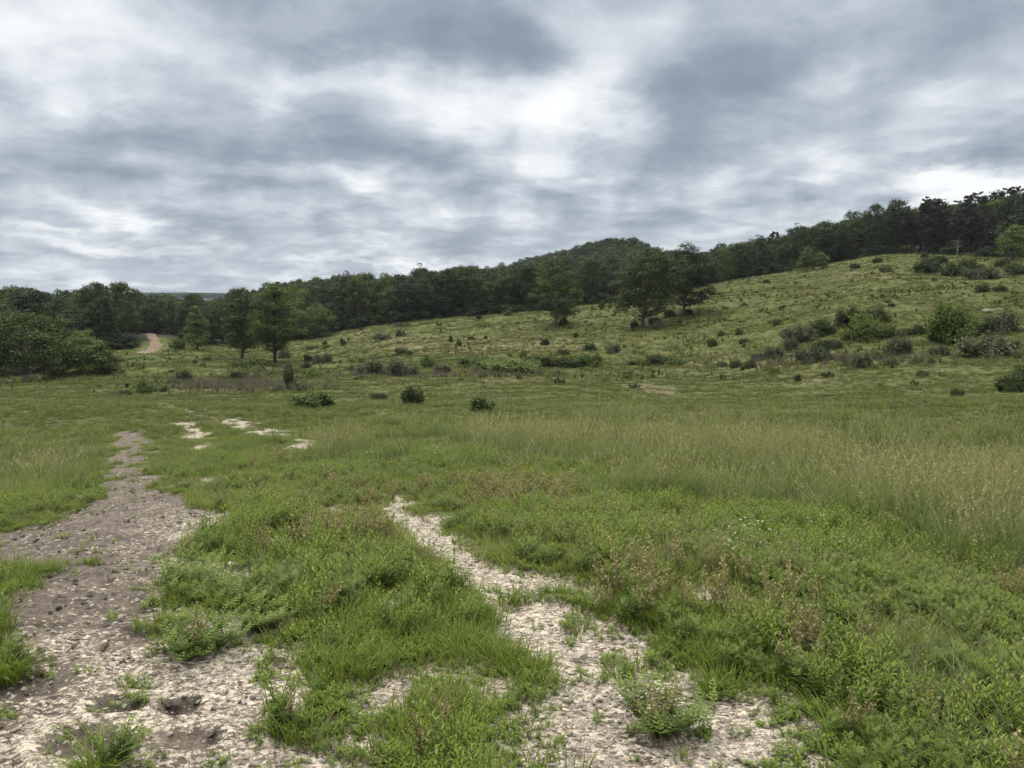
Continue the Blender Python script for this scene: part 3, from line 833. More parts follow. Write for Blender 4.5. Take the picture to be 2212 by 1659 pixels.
def make_bush(wd, ht, lmat, n_clump=14, per=110, leaf=0.10, upright=0.0, stemmat=None, airy=0.0):
    """unit sized in metres; origin on the ground"""
    Tn = MB(); Cn = MB()
    r = wd / 2
    seedph = rng.uniform(0, 6.28)
    P = []; Nn = []; L = []
    for k in range(n_clump):
        ph = k * 2.4 + rng.normal(0, .4); u = rng.random() ** 0.7
        rr = r * .86 * math.sqrt(rng.random()) * (1 - 0.35 * u * (1 - upright))
        hl = 0.62 + 0.38 * math.sin(ph * 2 + seedph) * math.cos(ph + seedph * 2)
        z = ht * (0.10 + 0.70 * u * hl) * (1 - 0.3 * (rr / r) ** 2)
        c = np.array([rr * math.cos(ph), rr * math.sin(ph), z])
        rc = min(r, ht * .6) * rng.uniform(.20, .42)
        Tn.tube(curve((c[0] * .12, c[1] * .12, -0.05), c + np.array([0, 0, rc * .6]), (c[0] * .3, c[1] * .3, .05 * ht), 5, 0.01), 0.014 * max(wd, ht) * np.array([1, .8, .6, .4, .2]), 4)
        m = int(per * rng.uniform(.7, 1.3))
        d = unit(rng.normal(0, 1, (m, 3)))
        p = c + d * (rng.uniform(.3, 1.12, m) * rc)[:, None] * np.array([1.05, 1.05, .85 + .5 * upright])
        p[:, 2] = np.maximum(p[:, 2], 0.02)
        P.append(p); Nn.append(unit(d * .7 + np.array([0, 0, .6]) + rng.normal(0, .5, (m, 3)))); L.append(leaf * rng.uniform(.6, 1.3, m))
        # protruding shoots
        for q in range(6):
            dd = unit(np.array([rng.normal(0, .5) + c[0] / r * .5, rng.normal(0, .5) + c[1] / r * .5, 1.0 + upright])); ln = rc * rng.uniform(1.1, 2.3)
            tt = np.linspace(.4, 1, 9)[:, None]
            pp = c + dd * ln * tt + rng.normal(0, .02 * wd, (9, 3)); P.append(pp); Nn.append(unit(rng.normal(0, 1, (9, 3)) + [0, 0, .4])); L.append(leaf * rng.uniform(.6, 1.0, 9))
    P = np.concatenate(P); Nn = np.concatenate(Nn); L = np.concatenate(L)
    ax = unit(np.cross(Nn, rng.normal(0, 1, Nn.shape)) + np.array([0, 0, .35 + upright]))
    Cn.leaves(P - ax * L[:, None] * .5, ax, Nn, L, L * .55)
    return Tn.mesh("stems", [stemmat or M_bark_dark]), Cn.mesh("foliage", [lmat])

def thing(name, parts, x, y, z, rz, sc, label, cat, group=None):
    """Empty at the base with its parts; parts = [(part name, mesh)]"""
    e = bpy.data.objects.new(name, None); COL.objects.link(e)
    e.empty_display_size = 0.3
    e.location = (x, y, z); e.rotation_euler = (0, 0, rz); e.scale = sc if not np.isscalar(sc) else (sc, sc, sc)
    for pn, me in parts:
        o = bpy.data.objects.new(pn, me); COL.objects.link(o); o.parent = e
    return tag(e, label, cat, group)

# ---------------------------------------------------------------- lone trees
def place_px(px, py):
    x, y, r = ground_at(px, py)
    return x, y, h1(x, y), r
def met(pxs, r):       # size in metres of a surveyed size at a distance
    return pxs * r / FPX

LONE = [  # px, base py, width, height, generator kw, label
    (595, 786, 108, 152, dict(shape='oval', base=.20, n_clump=90, per=150, leaf=.26, lmat=M_leaf_lone, bmat=M_bark_dark, clump=.22, ragged=.35), "tall full-crowned tree on the slope, right one of the two before the wood"),
    (524, 778, 72, 138, dict(shape='column', base=.16, n_clump=70, per=130, leaf=.26, lmat=M_leaf_lone, bmat=M_bark, clump=.30, ragged=.4), "slender tree on the slope, left of the fuller tree it stands close to"),
    (1390, 706, 116, 156, dict(shape='round', base=.20, n_clump=105, per=190, leaf=.24, lmat=M_leaf_olive, bmat=M_bark, clump=.24, ragged=.4, lean=.16, trunk_r=.24), "olive brown tree with a leaning grey trunk, left tree of the hillside pair"),
    (1478, 680, 122, 134, dict(shape='round', base=.20, n_clump=105, per=180, leaf=.24, lmat=M_leaf_dark, bmat=M_bark, clump=.22, ragged=.45, trunk_r=.22), "dark wide-crowned tree with a straight trunk, right tree of the hillside pair"),
    (1198, 700, 84, 150, dict(shape='column', base=.14, n_clump=76, per=170, leaf=.24, lmat=M_leaf_lone, bmat=M_bark_pale, clump=.24, ragged=.5, dead_top=.10, trunk_r=.22), "half dead tree with bare grey branches sticking out of its top, alone on the ridge"),
    (57, 829, 128, 124, dict(shape='round', base=.18, n_clump=80, per=130, leaf=.24, lmat=M_leaf_lone, bmat=M_bark_pale, clump=.24, ragged=.35, trunk_r=.28), "wide dark tree with a pale trunk at the lower left edge of the meadow"),
    (175, 806, 72, 74, dict(shape='round', base=.05, n_clump=46, per=120, leaf=.22, lmat=M_leaf_light, bmat=M_bark, clump=.28, ragged=.35), "light green young tree in the left thicket beside the wide dark tree"),
    (218, 806, 56, 54, dict(shape='round', base=.04, n_clump=36, per=110, leaf=.22, lmat=M_leaf_lone, bmat=M_bark, clump=.3, ragged=.35), "small green tree at the right end of the left thicket"),
    (116, 812, 70, 66, dict(shape='round', base=.05, n_clump=40, per=110, leaf=.22, lmat=M_leaf_dark, bmat=M_bark, clump=.3, ragged=.35), "dark low tree in the left thicket between the wide tree and the light green one"),
    (682, 726, 84, 60, dict(shape='round', base=.04, n_clump=60, per=130, leaf=.26, lmat=M_leaf_light, bmat=M_bark, clump=.26, ragged=.2), "round light green low-crowned tree at the forest edge beside the tall shaggy one"),
    (742, 706, 66, 100, dict(shape='column', base=.12, n_clump=60, per=110, leaf=.28, lmat=M_leaf_mid, bmat=M_bark, clump=.3, ragged=.6), "tall shaggy tree at the forest edge, behind the round light green one"),
    (426, 754, 54, 84, dict(shape='cone', base=.06, n_clump=50, per=110, leaf=.28, lmat=M_leaf_light, bmat=M_bark, clump=.34, ragged=.3), "pale green conical tree at the forest edge right of the sandy lane"),
    (2186, 566, 50, 60, dict(shape='oval', base=.12, n_clump=44, per=110, leaf=.26, lmat=M_leaf_light, bmat=M_bark, clump=.3, ragged=.4), "bright green small tree on the hilltop at the dark pines"),
    (1742, 588, 42, 46, dict(shape='cone', base=.08, n_clump=36, per=90, leaf=.26, lmat=M_leaf_lone, bmat=M_bark, clump=.34), "mid green cone-shaped young tree in front of the ridge wood"),
    (1775, 584, 30, 30, dict(shape='oval', base=.08, n_clump=26, per=80, leaf=.26, lmat=M_leaf_light, bmat=M_bark, clump=.34), "small light green tree in front of the ridge wood, beside the cone-shaped one"),
    (20, 812, 60, 40, dict(shape='round', base=.04, n_clump=36, per=100, leaf=.22, lmat=M_leaf_lone, bmat=M_bark, clump=.3), "low tree half hidden behind the wide dark tree at the left edge"),
]
for px, py, wp, hp, kw, lab in LONE:
    x, y, z, r = place_px(px, py)
    h = met(hp, r) * 1.02; cr = met(wp, r) / 2 * 1.0
    tm, cm = make_tree(h, cr, **kw)
    thing("broadleaf_tree", [("trunk", tm), ("crown", cm)], x, y, z, 0.0, 1.0, lab, "tree")

# bare pale stem with a few whorls at the hilltop pines
x, y, z, r = place_px(2066, 567)
T = MB(); hh = met(44, r)
T.tube(curve((0, 0, -.2), (.1, 0, hh), (0, 0, 0), 8, .03), .09 * np.linspace(1, .25, 8), 6)
for k in range(22):
    ph = rng.uniform(0, 6.28); za = hh * rng.uniform(.45, 1); ln = hh * .28 * rng.uniform(.5, 1)
    T.tube(curve((0, 0, za), (math.cos(ph) * ln, math.sin(ph) * ln, za + rng.uniform(-.1, .25) * ln), (0, 0, .05), 4), .035 * np.array([1, .8, .5, .3]), 3)
tag(link("dead_pine", T.mesh("dead_pine", [M_bark_pale])), "pale dead pine pole with bare whorls in front of the dark pines", "tree").location = (x, y, z)

# ---------------------------------------------------------------- the woods
random.seed(5)
protos = {'dark': [], 'mid': [], 'light': [], 'pine': []}
for k in range(5):
    protos['dark'].append(make_tree(10, rng.uniform(3.3, 4.2), shape=('round', 'oval', 'round', 'flat', 'oval')[k], base=rng.uniform(.14, .40), n_clump=46, per=85, leaf=.36, lmat=M_leaf_dark, bmat=(M_bark, M_bark_pale)[k % 2], ragged=.3, clump=.27))
for k in range(4):
    protos['mid'].append(make_tree(10, rng.uniform(3.0, 4.0), shape=('round', 'oval', 'column', 'round')[k], base=rng.uniform(.08, .22), n_clump=42, per=85, leaf=.36, lmat=M_leaf_mid, bmat=M_bark, ragged=.35, clump=.28))
for k in range(2):
    protos['light'].append(make_tree(10, rng.uniform(3.0, 3.8), shape=('round', 'oval')[k], base=.08, n_clump=38, per=85, leaf=.34, lmat=M_leaf_light, bmat=M_bark, ragged=.35, clump=.3))
for k in range(4):
    protos['pine'].append(make_pine(10, rng.uniform(2.4, 3.3), base=rng.uniform(.18, .35), tiers=16, lmat=M_needle, bmat=M_bark_dark))

def edge_height(px, row):    # metres
    return np.interp(px, [-300, 0, 330, 480, 700, 1000, 1300, 1500, 1600, 1800, 1920, 2000, 2212, 2500], [8.8, 8.8, 8.2, 8.0, 9.2, 9.5, 8.6, 7.6, 8.2, 8.8, 10.0, 11.2, 12.2, 12.2]) * (1 + 0.02 * row)

LABELS = [
    (-9999, 310, 'dark', "dark green tree in the wood left of the sandy lane", "trees of the wood left of the lane"),
    (310, 560, 'dark', "dark green tree in the wood right of the sandy lane", "trees of the wood right of the lane"),
    (560, 1150, 'dark', "dark green broadleaf tree in the wood behind the meadow slope", "trees of the wood behind the slope"),
    (1150, 1560, 'dark', "dark broadleaf tree at the foot of the wooded hilltop", "trees at the foot of the wooded hill"),
    (1560, 1900, 'dark', "dark broadleaf tree in the wood along the ridge on the right", "trees along the ridge"),
    (1900, 9999, 'dark', "nearly black pine in the wood on the hilltop at right", "pines on the hilltop"),
]
def zone(px):
    for a, b, k, lab, g in LABELS:
        if a <= px < b: return lab, g
n_ind = 0
wood_pts = []      # the remaining trees: x, y, z, scale, kind
rowoff = [0, 5.5, 11.5, 19, 28, 38]
for row, off in enumerate(rowoff):
    pxl = -60 + rng.uniform(0, 40)
    while pxl < 2290:
        a = math.atan((pxl - CX) / FPX)
        re = float(forest_edge_r(np.array([a]))[0]) + off + rng.normal(0, 1.4 + .3 * row)
        step = met(1, re) if False else 1
        hgt = float(edge_height(pxl, row)) * rng.uniform(.72, 1.22)
        spacing_m = hgt * rng.uniform(.42, .68) * (1 + 0.12 * row)
        x, y = math.sin(a) * re, math.cos(a) * re
        isgap = (288 < pxl < 388 and row < 2) or (292 < pxl < 362 and row == 2) or (296 < pxl < 345 and row == 3)
        pin = (pxl > 1905 and rng.random() < .85) or (1650 < pxl <= 1905 and rng.random() < .15) or (pxl <= 1650 and rng.random() < .04)
        if not isgap:
            u = rng.random()
            kind = 'pine' if pin else ('dark' if u < .58 else ('mid' if u < .94 else 'light'))
            if 1560 < pxl < 1905 and kind == 'light': kind = 'mid'
            tm, cm = protos[kind][rng.integers(len(protos[kind]))]
            lab, g = zone(pxl)
            if kind == 'light': lab = lab.replace('dark green', 'paler green').replace('dark broadleaf', 'paler green broadleaf'); 
            elif kind == 'mid': lab = lab.replace('dark green', 'mid green').replace('dark broadleaf', 'mid green')
            elif kind == 'pine' and pxl <= 1900: lab = lab.replace('dark green broadleaf tree', 'narrow dark pine').replace('dark green tree', 'narrow dark pine').replace('dark broadleaf tree', 'narrow dark pine')
            elif kind != 'pine' and pxl > 1900: lab = "broadleaf tree mixed into the dark pines on the hilltop at right"
            if kind == 'mid' and pxl > 1900: lab = "mid green broadleaf tree mixed into the dark pines on the hilltop at right"
            s = hgt / 10.0
            thing("pine_tree" if kind == 'pine' else "broadleaf_tree", [("trunk", tm), ("crown", cm)], x, y, h1(x, y), rng.uniform(0, 6.28), (s * rng.uniform(.74, 1.02), s * rng.uniform(.74, 1.02), s * rng.uniform(1.0, 1.16)), lab, "pine" if kind == 'pine' else "tree", g)
            n_ind += 1
        pxl += spacing_m / re * FPX / math.cos(a) ** 2 * 1.0
    if n_ind > 275: break
print("individual forest trees", n_ind, "rows", row + 1)
R_IND = rowoff[row] + 5

def node_scatter(name, label, cat, proto_meshes, pts, rot, scl, idx, tint):
    """one object: the prototypes set out on its points"""
    k = len(pts)
    me = bpy.data.meshes.new(name); me.vertices.add(k); me.vertices.foreach_set('co', np.asarray(pts, np.float32).ravel())
    def A(nm, typ, dat, key):
        a = me.attributes.new(nm, typ, 'POINT'); a.data.foreach_set(key, dat)
    A('turn', 'FLOAT_VECTOR', np.asarray(rot, np.float32).ravel(), 'vector')
    A('size', 'FLOAT_VECTOR', np.asarray(scl, np.float32).ravel(), 'vector')
    A('pick', 'INT', np.asarray(idx, np.int32), 'value')
    A('tint', 'FLOAT', np.asarray(tint, np.float32), 'value')
    me.update()
    o = link(name, me)
    tag(o, label, cat, None, 'stuff')
    c = bpy.data.collections.new(name + " kinds")
    for i, pm in enumerate(proto_meshes):
        c.objects.link(bpy.data.objects.new("%s_kind.%03d" % (name, i + 1), pm))
    g = bpy.data.node_groups.new(name + " spread", 'GeometryNodeTree')
    g.interface.new_socket('Geometry', in_out='INPUT', socket_type='NodeSocketGeometry')
    g.interface.new_socket('Geometry', in_out='OUTPUT', socket_type='NodeSocketGeometry')
    gi = g.nodes.new('NodeGroupInput'); go = g.nodes.new('NodeGroupOutput')
    ci = g.nodes.new('GeometryNodeCollectionInfo'); ci.inputs[0].default_value = c; ci.inputs[1].default_value = True; ci.inputs[2].default_value = True
    ip = g.nodes.new('GeometryNodeInstanceOnPoints'); ip.inputs['Pick Instance'].default_value = True
    def NA(nm, typ):
        n = g.nodes.new('GeometryNodeInputNamedAttribute'); n.data_type = typ; n.inputs[0].default_value = nm; return n.outputs[0]
    e2r = g.nodes.new('FunctionNodeEulerToRotation')
    L = g.links.new
    L(gi.outputs[0], ip.inputs['Points']); L(ci.outputs[0], ip.inputs['Instance'])
    L(NA('pick', 'INT'), ip.inputs['Instance Index'])
    L(NA('turn', 'FLOAT_VECTOR'), e2r.inputs[0]); L(e2r.outputs[0], ip.inputs['Rotation'])
    L(NA('size', 'FLOAT_VECTOR'), ip.inputs['Scale'])
    L(ip.outputs[0], go.inputs[0])
    md = o.modifiers.new("spread", 'NODES'); md.node_group = g
    print(name, k)
    return o

# canopy farther up the hills, too many trees to count
wp = []
jp = []
for kind in ('dark', 'mid', 'light', 'pine'):
    for q in range(len(protos[kind])):
        if kind == 'pine': m_, _ = make_pine(10, rng.uniform(2.4, 3.2), base=.25, tiers=10, lmat=M_needle, bmat=M_bark_dark, joined=True)
        else:
            if q > 2: continue
            m_, _ = make_tree(10, rng.uniform(3.4, 4.3), shape=('round', 'oval', 'round')[q], base=.15, n_clump=34, per=60, leaf=.48, lmat={'dark': M_leaf_dark, 'mid': M_leaf_mid, 'light': M_leaf_light}[kind], bmat=M_bark, ragged=.3, clump=.29, joined=True)
        jp.append(m_); wp.append(kind)
wp = np.array(wp)
pts = []; idxs = []; scs = []
def far_trees(amin, amax, r0f, r1, spacing, hmul=1.0):
    r = None
    rr = min(float(forest_edge_r(np.array([amin]))[0]), float(forest_edge_r(np.array([amax]))[0])) + 2
    while rr < r1:
        sp = spacing * (1 + max(0, rr - 500) / 900)
        a = amin + rng.uniform(0, sp / rr)
        while a < amax:
            rj = rr + rng.normal(0, sp * .3)
            px = CX + FPX * math.tan(a)
            lim = float(forest_edge_r(np.array([a]))[0]) + (R_IND if -75 < px < 2290 else 0)
            if rj > lim:
                x, y = math.sin(a) * rj, math.cos(a) * rj
                hgt = float(edge_height(px, 5)) * rng.uniform(.8, 1.2) * hmul * (1.12 if rr > 300 else 1)
                u = rng.random()
                kd = 'pine' if ((px > 1900 and u < .8) or u < .03) else ('dark' if u < .62 else ('mid' if u < .95 else 'light'))
                ii = rng.choice(np.nonzero(wp == kd)[0])
                pts.append((x, y)); idxs.append(ii); scs.append(hgt / 10)
            a += sp / rr * rng.uniform(.75, 1.25)
        rr += sp * .85
far_trees(math.atan((-160 - CX) / FPX), math.atan((560 - CX) / FPX), 0, 420, 5.6)
far_trees(math.atan((560 - CX) / FPX), math.atan((1090 - CX) / FPX), 0, 500, 5.6)
far_trees(math.atan((1090 - CX) / FPX), math.atan((1560 - CX) / FPX), 0, 560, 5.6)
far_trees(math.atan((1560 - CX) / FPX), math.atan((2360 - CX) / FPX), 0, 330, 5.4)
pts = np.array(pts); k = len(pts)
zz = H(pts[:, 0], pts[:, 1])
scs = np.array(scs)
node_scatter("woods", "dense dark green canopy of the wooded hills behind the edge trees", "woods", jp,
             np.column_stack([pts, zz]), np.column_stack([rng.normal(0, .04, k), rng.normal(0, .04, k), rng.uniform(0, 6.28, k)]),
             np.column_stack([scs * rng.uniform(.72, 1.05, k), scs * rng.uniform(.72, 1.05, k), scs * rng.uniform(.85, 1.15, k)]), np.array(idxs), np.zeros(k))
# far ridge
k = 5200
a = rng.uniform(math.atan((300 - CX) / FPX), math.atan((620 - CX) / FPX), k); r = rng.uniform(2000, 2700, k)
x, y = np.sin(a) * r, np.cos(a) * r
s = rng.uniform(0.9, 1.6, k)
node_scatter("distant_woods", "hazy blue-green wooded ridge on the far horizon", "woods", jp[:4],
             np.column_stack([x, y, H(x, y)]), np.column_stack([np.zeros(k), np.zeros(k), rng.uniform(0, 6.28, k)]), np.column_stack([s * 1.5, s * 1.5, s * .8]), rng.integers(0, 4, k), np.zeros(k))

# understorey along the forest edge
k = 300
pxs = rng.uniform(-60, 2290, k); a = np.arctan((pxs - CX) / FPX)
r = forest_edge_r(a) + rng.normal(-1.5, 1.6, k)
keep = ~((pxs > 290) & (pxs < 372)) & ~((pxs > 1880) & (rng.random(k) < .75)); a, r, pxs = a[keep], r[keep], pxs[keep]; k = len(a)
x, y = np.sin(a) * r, np.cos(a) * r
ub = [make_tree(3, 1.4, shape='round', base=.02, n_clump=16, per=60, leaf=.3, lmat=m_, bmat=M_bark, clump=.4, joined=True)[0] for m_ in (M_leaf_dark, M_leaf_mid, M_leaf_dark)]
s = rng.uniform(.4, 1.0, k)
node_scatter("undergrowth", "dark leafy undergrowth along the foot of the wood", "undergrowth", ub, np.column_stack([x, y, H(x, y) - .1]),
             np.column_stack([np.zeros(k), np.zeros(k), rng.uniform(0, 6.28, k)]), np.column_stack([s * 1.3, s * 1.3, s]), rng.integers(0, 3, k), np.zeros(k))

# ---------------------------------------------------------------- shrubs
BM = {}
def bush_protos(kind):
    if kind in BM: return BM[kind]
    spec = {'silver': (M_silver, 28, 170, .12, .1), 'dark': (M_bushdark, 28, 170, .12, .1), 'bright': (M_bright, 34, 190, .12, .0), 'green': (M_leaf_light, 20, 110, .13, .15),
            'olive': (M_leaf_mid, 20, 120, .13, .1)}[kind]
    BM[kind] = [make_bush(2.0, 1.4, spec[0], spec[1], spec[2], spec[3], spec[4], M_bark_dark) for _ in range(5)]
    return BM[kind]
SHRUBS = [  # px, base py, width, height, kind, label (None: shares its group label)
    (399, 832, 46, 27, 'dark', "round dark bush among purple-grey stalks in the valley, left of the row"),
    (316, 852, 40, 28, 'green', "leafy green shrub with an upright leader left of the round dark bush"),
    (352, 849, 18, 11, 'dark', "tiny dark shrub between the leafy green shrub and the round dark bush"),
    (262, 854, 42, 9, 'dark', "low dark strip of brush left of the leafy green shrub"),
    (385, 757, 32, 24, 'green', "light green bush on the right side of the sandy lane"),
    (447, 779, 18, 11, 'dark', "dark small shrub on the rise left of the slender lone tree"),
    (420, 784, 9, 9, 'dark', "tiny round dark shrub on the valley floor below the sandy lane"),
    (249, 814, 9, 9, 'dark', "tiny dark shrub beside the left thicket"),
    (255, 778, 34, 8, 'dark', "low dark brush on the valley meadow left of the lane"),
    (520, 798, 56, 20, 'green', "light green low mound of brush below the slender lone tree"),
    (516, 824, 36, 17, 'dark', "dark spreading bush in the valley brush row below the green mound"),
    (546, 826, 28, 13, 'dark', "low dark bush at the right end of the valley brush row"),
    (555, 818, 14, 17, 'silver', "narrow grey shrub standing up behind the valley brush row"),
    (482, 825, 24, 9, 'dark', "low dark bush at the left end of the valley brush row"),
    (615, 774, 22, 24, 'silver', "silver-grey bush just right of the big lone tree's trunk"),
    (579, 798, 11, 11, 'dark', "tiny dark shrub just below the big lone tree"),
    (666, 786, 20, 17, 'dark', "dark bush left of the silver-grey pair right of the lone trees"),
    (690, 789, 26, 24, 'silver', "silver-grey bush, left half of the pair right of the lone trees"),
    (709, 783, 18, 20, 'silver', "silver-grey bush, right half of the pair right of the lone trees"),
    (662, 800, 22, 15, 'silver', "grey low shrub above the bright round bush"),
    (680, 821, 40, 25, 'bright', "bright green round bush in the valley right of the upright dark shrub"),
    (628, 846, 26, 54, 'upright', "upright dark green shrub with a tapering base at the edge of the valley"),
    (604, 848, 26, 16, 'silver', "low grey shrub touching the left of the upright dark shrub"),
    (648, 850, 30, 18, 'silver', "low grey shrub touching the right of the upright dark shrub"),
    (672, 882, 104, 36, 'green', "wide low yellow-green shrub at the near edge of the tall grass"),
    (817, 858, 38, 14, 'dark', "dark low mound of brush left of the dark red-stemmed shrub"),
    (890, 876, 46, 44, 'darkup', "dark ragged shrub standing just behind the tall grass"),
    (1043, 892, 46, 28, 'darkup', "dark thin shrub poking out of the tall grass in the middle"),
    (802, 813, 58, 37, 'silver', "big dark grey bush, left of the large pair at the foot of the slope"),
    (867, 813, 72, 42, 'silver', "big dark grey bush, right of the large pair at the foot of the slope"),
    (872, 768, 40, 18, 'dark', "dark flat bush just above the large grey pair"),
    (827, 734, 38, 13, 'silver', "pale grey low shrub on the slope above the large grey pair"),
    (866, 729, 20, 14, 'silver', "small grey shrub right of the pale low shrub on the slope"),
    (741, 745, 13, 16, 'dark', "small dark upright shrub on the slope above the silver-grey pair"),
    (701, 741, 11, 9, 'dark', "tiny dark shrub high on the slope right of the lone trees"),
    (672, 753, 38, 9, 'green', "low green patch of brush on the slope right of the lone trees"),
    (707, 750, 24, 7, 'green', "low green brush right of the longer low patch beside the lone trees"),
    (925, 796, 38, 26, 'green', "green and grey bush touching the right of the large grey pair"),
    (955, 804, 38, 18, 'silver', "grey bush between the large grey pair and the bright brush strip"),
    (974, 738, 9, 15, 'dark', "narrow dark shrub on the mid slope, left one of two"),
    (992, 744, 11, 17, 'dark', "narrow dark shrub on the mid slope, right one of two"),
    (780, 712, 7, 8, 'dark', "tiny dark stub of a shrub at the top of the slope"),
    (867, 704, 32, 11, 'silver', "pale grey brush at the top of the slope under the wood"),
    (935, 699, 38, 7, 'bright', "bright green low brush at the top of the slope under the wood"),
    (759, 800, 13, 11, 'dark', "small dark shrub left of the large grey pair"),
    (1017, 731, 17, 11, 'dark', "small round dark shrub on the mid slope right of the narrow two"),
    (1049, 730, 8, 9, 'dark', "tiny dark shrub on the mid slope below the ridge's half dead tree, leftmost"),
    (1177, 744, 19, 15, 'dark', "dark round shrub on the slope below the half dead tree"),
    (1217, 770, 25, 15, 'dark', "dark round shrub above the bright brush strip, left of three"),
    (1275, 761, 31, 17, 'dark', "dark round shrub above the bright brush strip, middle of three"),
    (1325, 766, 28, 21, 'silver', "grey-topped round shrub above the bright brush strip, right of three"),
    (1244, 730, 13, 15, 'olive', "faint olive shrub on the slope between half dead tree and leaning tree"),
    (1098, 685, 19, 13, 'silver', "pale grey-green shrub on the ridge line left of the half dead tree"),
    (1035, 694, 12, 10, 'dark', "small dark shrub on the ridge line under the wood"),
    (1238, 671, 8, 8, 'dark', "tiny square dark shrub on the ridge line right of the half dead tree"),
    (1299, 672, 15, 23, 'green', "thin sapling on the ridge line left of the leaning tree"),
    (1280, 672, 9, 9, 'green', "tiny shrub left of the thin ridge sapling"),
    (1317, 671, 9, 12, 'green', "tiny shrub right of the thin ridge sapling"),
    (1216, 700, 18, 16, 'green', "thin airy sapling just right of the half dead tree's trunk"),
    (1370, 706, 18, 15, 'dark', "dark shrub at the foot of the leaning tree"),
    (1412, 699, 26, 16, 'dark', "dark shrub right of the leaning trunk"),
    (1424, 713, 28, 18, 'silver', "white-flecked grey shrub below the pair of hillside trees"),
    (1445, 684, 22, 14, 'dark', "dark shrub between the pair of hillside trees"),
    (1486, 678, 22, 13, 'dark', "dark shrub at the foot of the straight-trunked hillside tree"),
    (1537, 750, 21, 15, 'dark', "small dark shrub alone on the slope below the pair of trees"),
    (1020, 792, 64, 22, 'green', "dark leafy left end of the brush strip at the foot of the slope"),
    (1062, 800, 60, 22, 'bright', "bright yellow-green bush in the brush strip, left part"),
    (1115, 806, 90, 26, 'bright', "brightest widest yellow-green bush in the brush strip at the foot of the slope"),
    (1170, 793, 64, 30, 'olive', "tall dark green bush in the brush strip behind the brightest one"),
    (1225, 793, 44, 24, 'olive', "olive bush in the brush strip right of the tall dark one"),
    (1268, 792, 46, 26, 'green', "green bush at the right end of the brush strip"),
    (1378, 790, 48, 14, 'green', "low green bush left of the dark one in the small right strip"),
    (1413, 791, 40, 27, 'dark', "dark bush in the middle of the small strip at the foot of the slope"),
    (1458, 789, 52, 15, 'green', "low green bush right of the dark one in the small right strip"),
    (1130, 772, 13, 16, 'bright', "yellow-green sapling rising above the bright brush strip"),
    (2049, 741, 92, 80, 'bright', "tallest bright green bush on the right slope, leafy and pointed"),
    (1862, 742, 80, 58, 'bright', "rounded bright green bush in the middle of the right slope thicket"),
    (1834, 706, 52, 38, 'dark', "dark bush behind the rounded bright green bush, left one"),
    (1886, 698, 52, 31, 'dark', "dark bush behind the rounded bright green bush, right one"),
    (1920, 733, 48, 30, 'olive', "olive bush touching the right of the rounded bright green bush"),
    (1722, 739, 62, 42, 'silver', "big dark grey bush at the left of the right slope thicket"),
    (1778, 726, 48, 38, 'olive', "dim olive bush between the big grey bush and the rounded bright one"),
    (1710, 757, 28, 28, 'silver', "grey bush just below the big dark grey bush"),
    (1640, 777, 32, 19, 'silver', "grey shrub at the lower left end of the right thicket"),
    (1672, 774, 40, 26, 'silver', "grey shrub right of the one at the thicket's lower left end"),
    (1560, 793, 21, 15, 'dark', "small dark shrub, left of three in a row on the right slope"),
    (1588, 796, 28, 17, 'dark', "small dark shrub, middle of three in a row on the right slope"),
    (1620, 796, 24, 19, 'dark', "small dark shrub, right of three in a row on the right slope"),
    (1750, 785, 58, 36, 'silver', "wide grey bush below the rounded bright green bush, to its left"),
    (1791, 757, 52, 24, 'dark', "dark bush between the wide grey bush and the rounded bright one"),
    (1799, 779, 32, 15, 'silver', "low grey bush right of the wide grey bush"),
    (1828, 793, 19, 11, 'dark', "tiny dark shrub left of the grey bush below the bright one"),
    (1859, 797, 42, 36, 'silver', "grey bush straight below the rounded bright green bush"),
    (1900, 778, 22, 15, 'silver', "small grey bush between two larger grey ones on the right slope"),
    (1942, 767, 56, 34, 'silver', "pale silvery bush between the two bright green bushes"),
    (1925, 794, 27, 13, 'dark', "small dark shrub below the pale silvery bush"),
    (2028, 770, 34, 24, 'silver', "grey shrub just below the tallest bright green bush"),
    (2010, 790, 10, 13, 'dark', "tiny dark shrub below the grey one under the tallest bush"),
    (2122, 770, 88, 46, 'silver', "wide pale silvery bush right of the tallest bright green bush"),
    (2180, 753, 38, 22, 'silver', "small silvery bush right of the wide pale silvery one"),
    (2160, 722, 54, 44, 'silver', "dim grey airy bush behind the wide pale silvery one"),
    (2108, 726, 38, 34, 'dark', "dark bush touching the right side of the tallest bright green bush"),
    (1993, 722, 42, 20, 'olive', "olive bush touching the left side of the tallest bright green bush"),
    (1963, 722, 24, 16, 'dark', "dark low bush between the rounded and the tallest bright bush"),
    (2068, 858, 25, 23, 'dark', "dark round shrub alone low on the right meadow"),
    (2184, 850, 56, 38, 'dark', "dark bush at the right edge of the meadow, lower of two"),
    (2214, 834, 40, 44, 'dark', "dark bush cut by the right edge of the picture, upper of two"),
    (1993, 812, 21, 15, 'dark', "small dark shrub on the meadow below the tallest bright bush"),
    (1722, 821, 15, 17, 'dark', "small dark pointed shrub on the meadow below the wide grey bush"),
    (1671, 810, 24, 14, 'green', "small green shrub on the meadow below the three dark ones"),
    (1597, 728, 15, 15, 'dark', "small dark shrub on the slope above the three in a row"),
    (1606, 743, 23, 11, 'dark', "low dark shrub just above the three in a row"),
    (1557, 732, 15, 11, 'dark', "tiny dark shrub left of the low dark shrub on the right slope"),
    (1677, 706, 15, 12, 'dark', "tiny dark shrub above the big dark grey bush"),
    (1926, 664, 13, 8, 'dark', "tiny dark shrub alone high on the open right slope"),
    (2120, 632, 26, 14, 'dark', "dark shrub on the upper right slope, left of two"),
    (2158, 631, 24, 11, 'dark', "dark shrub on the upper right slope, right of two"),
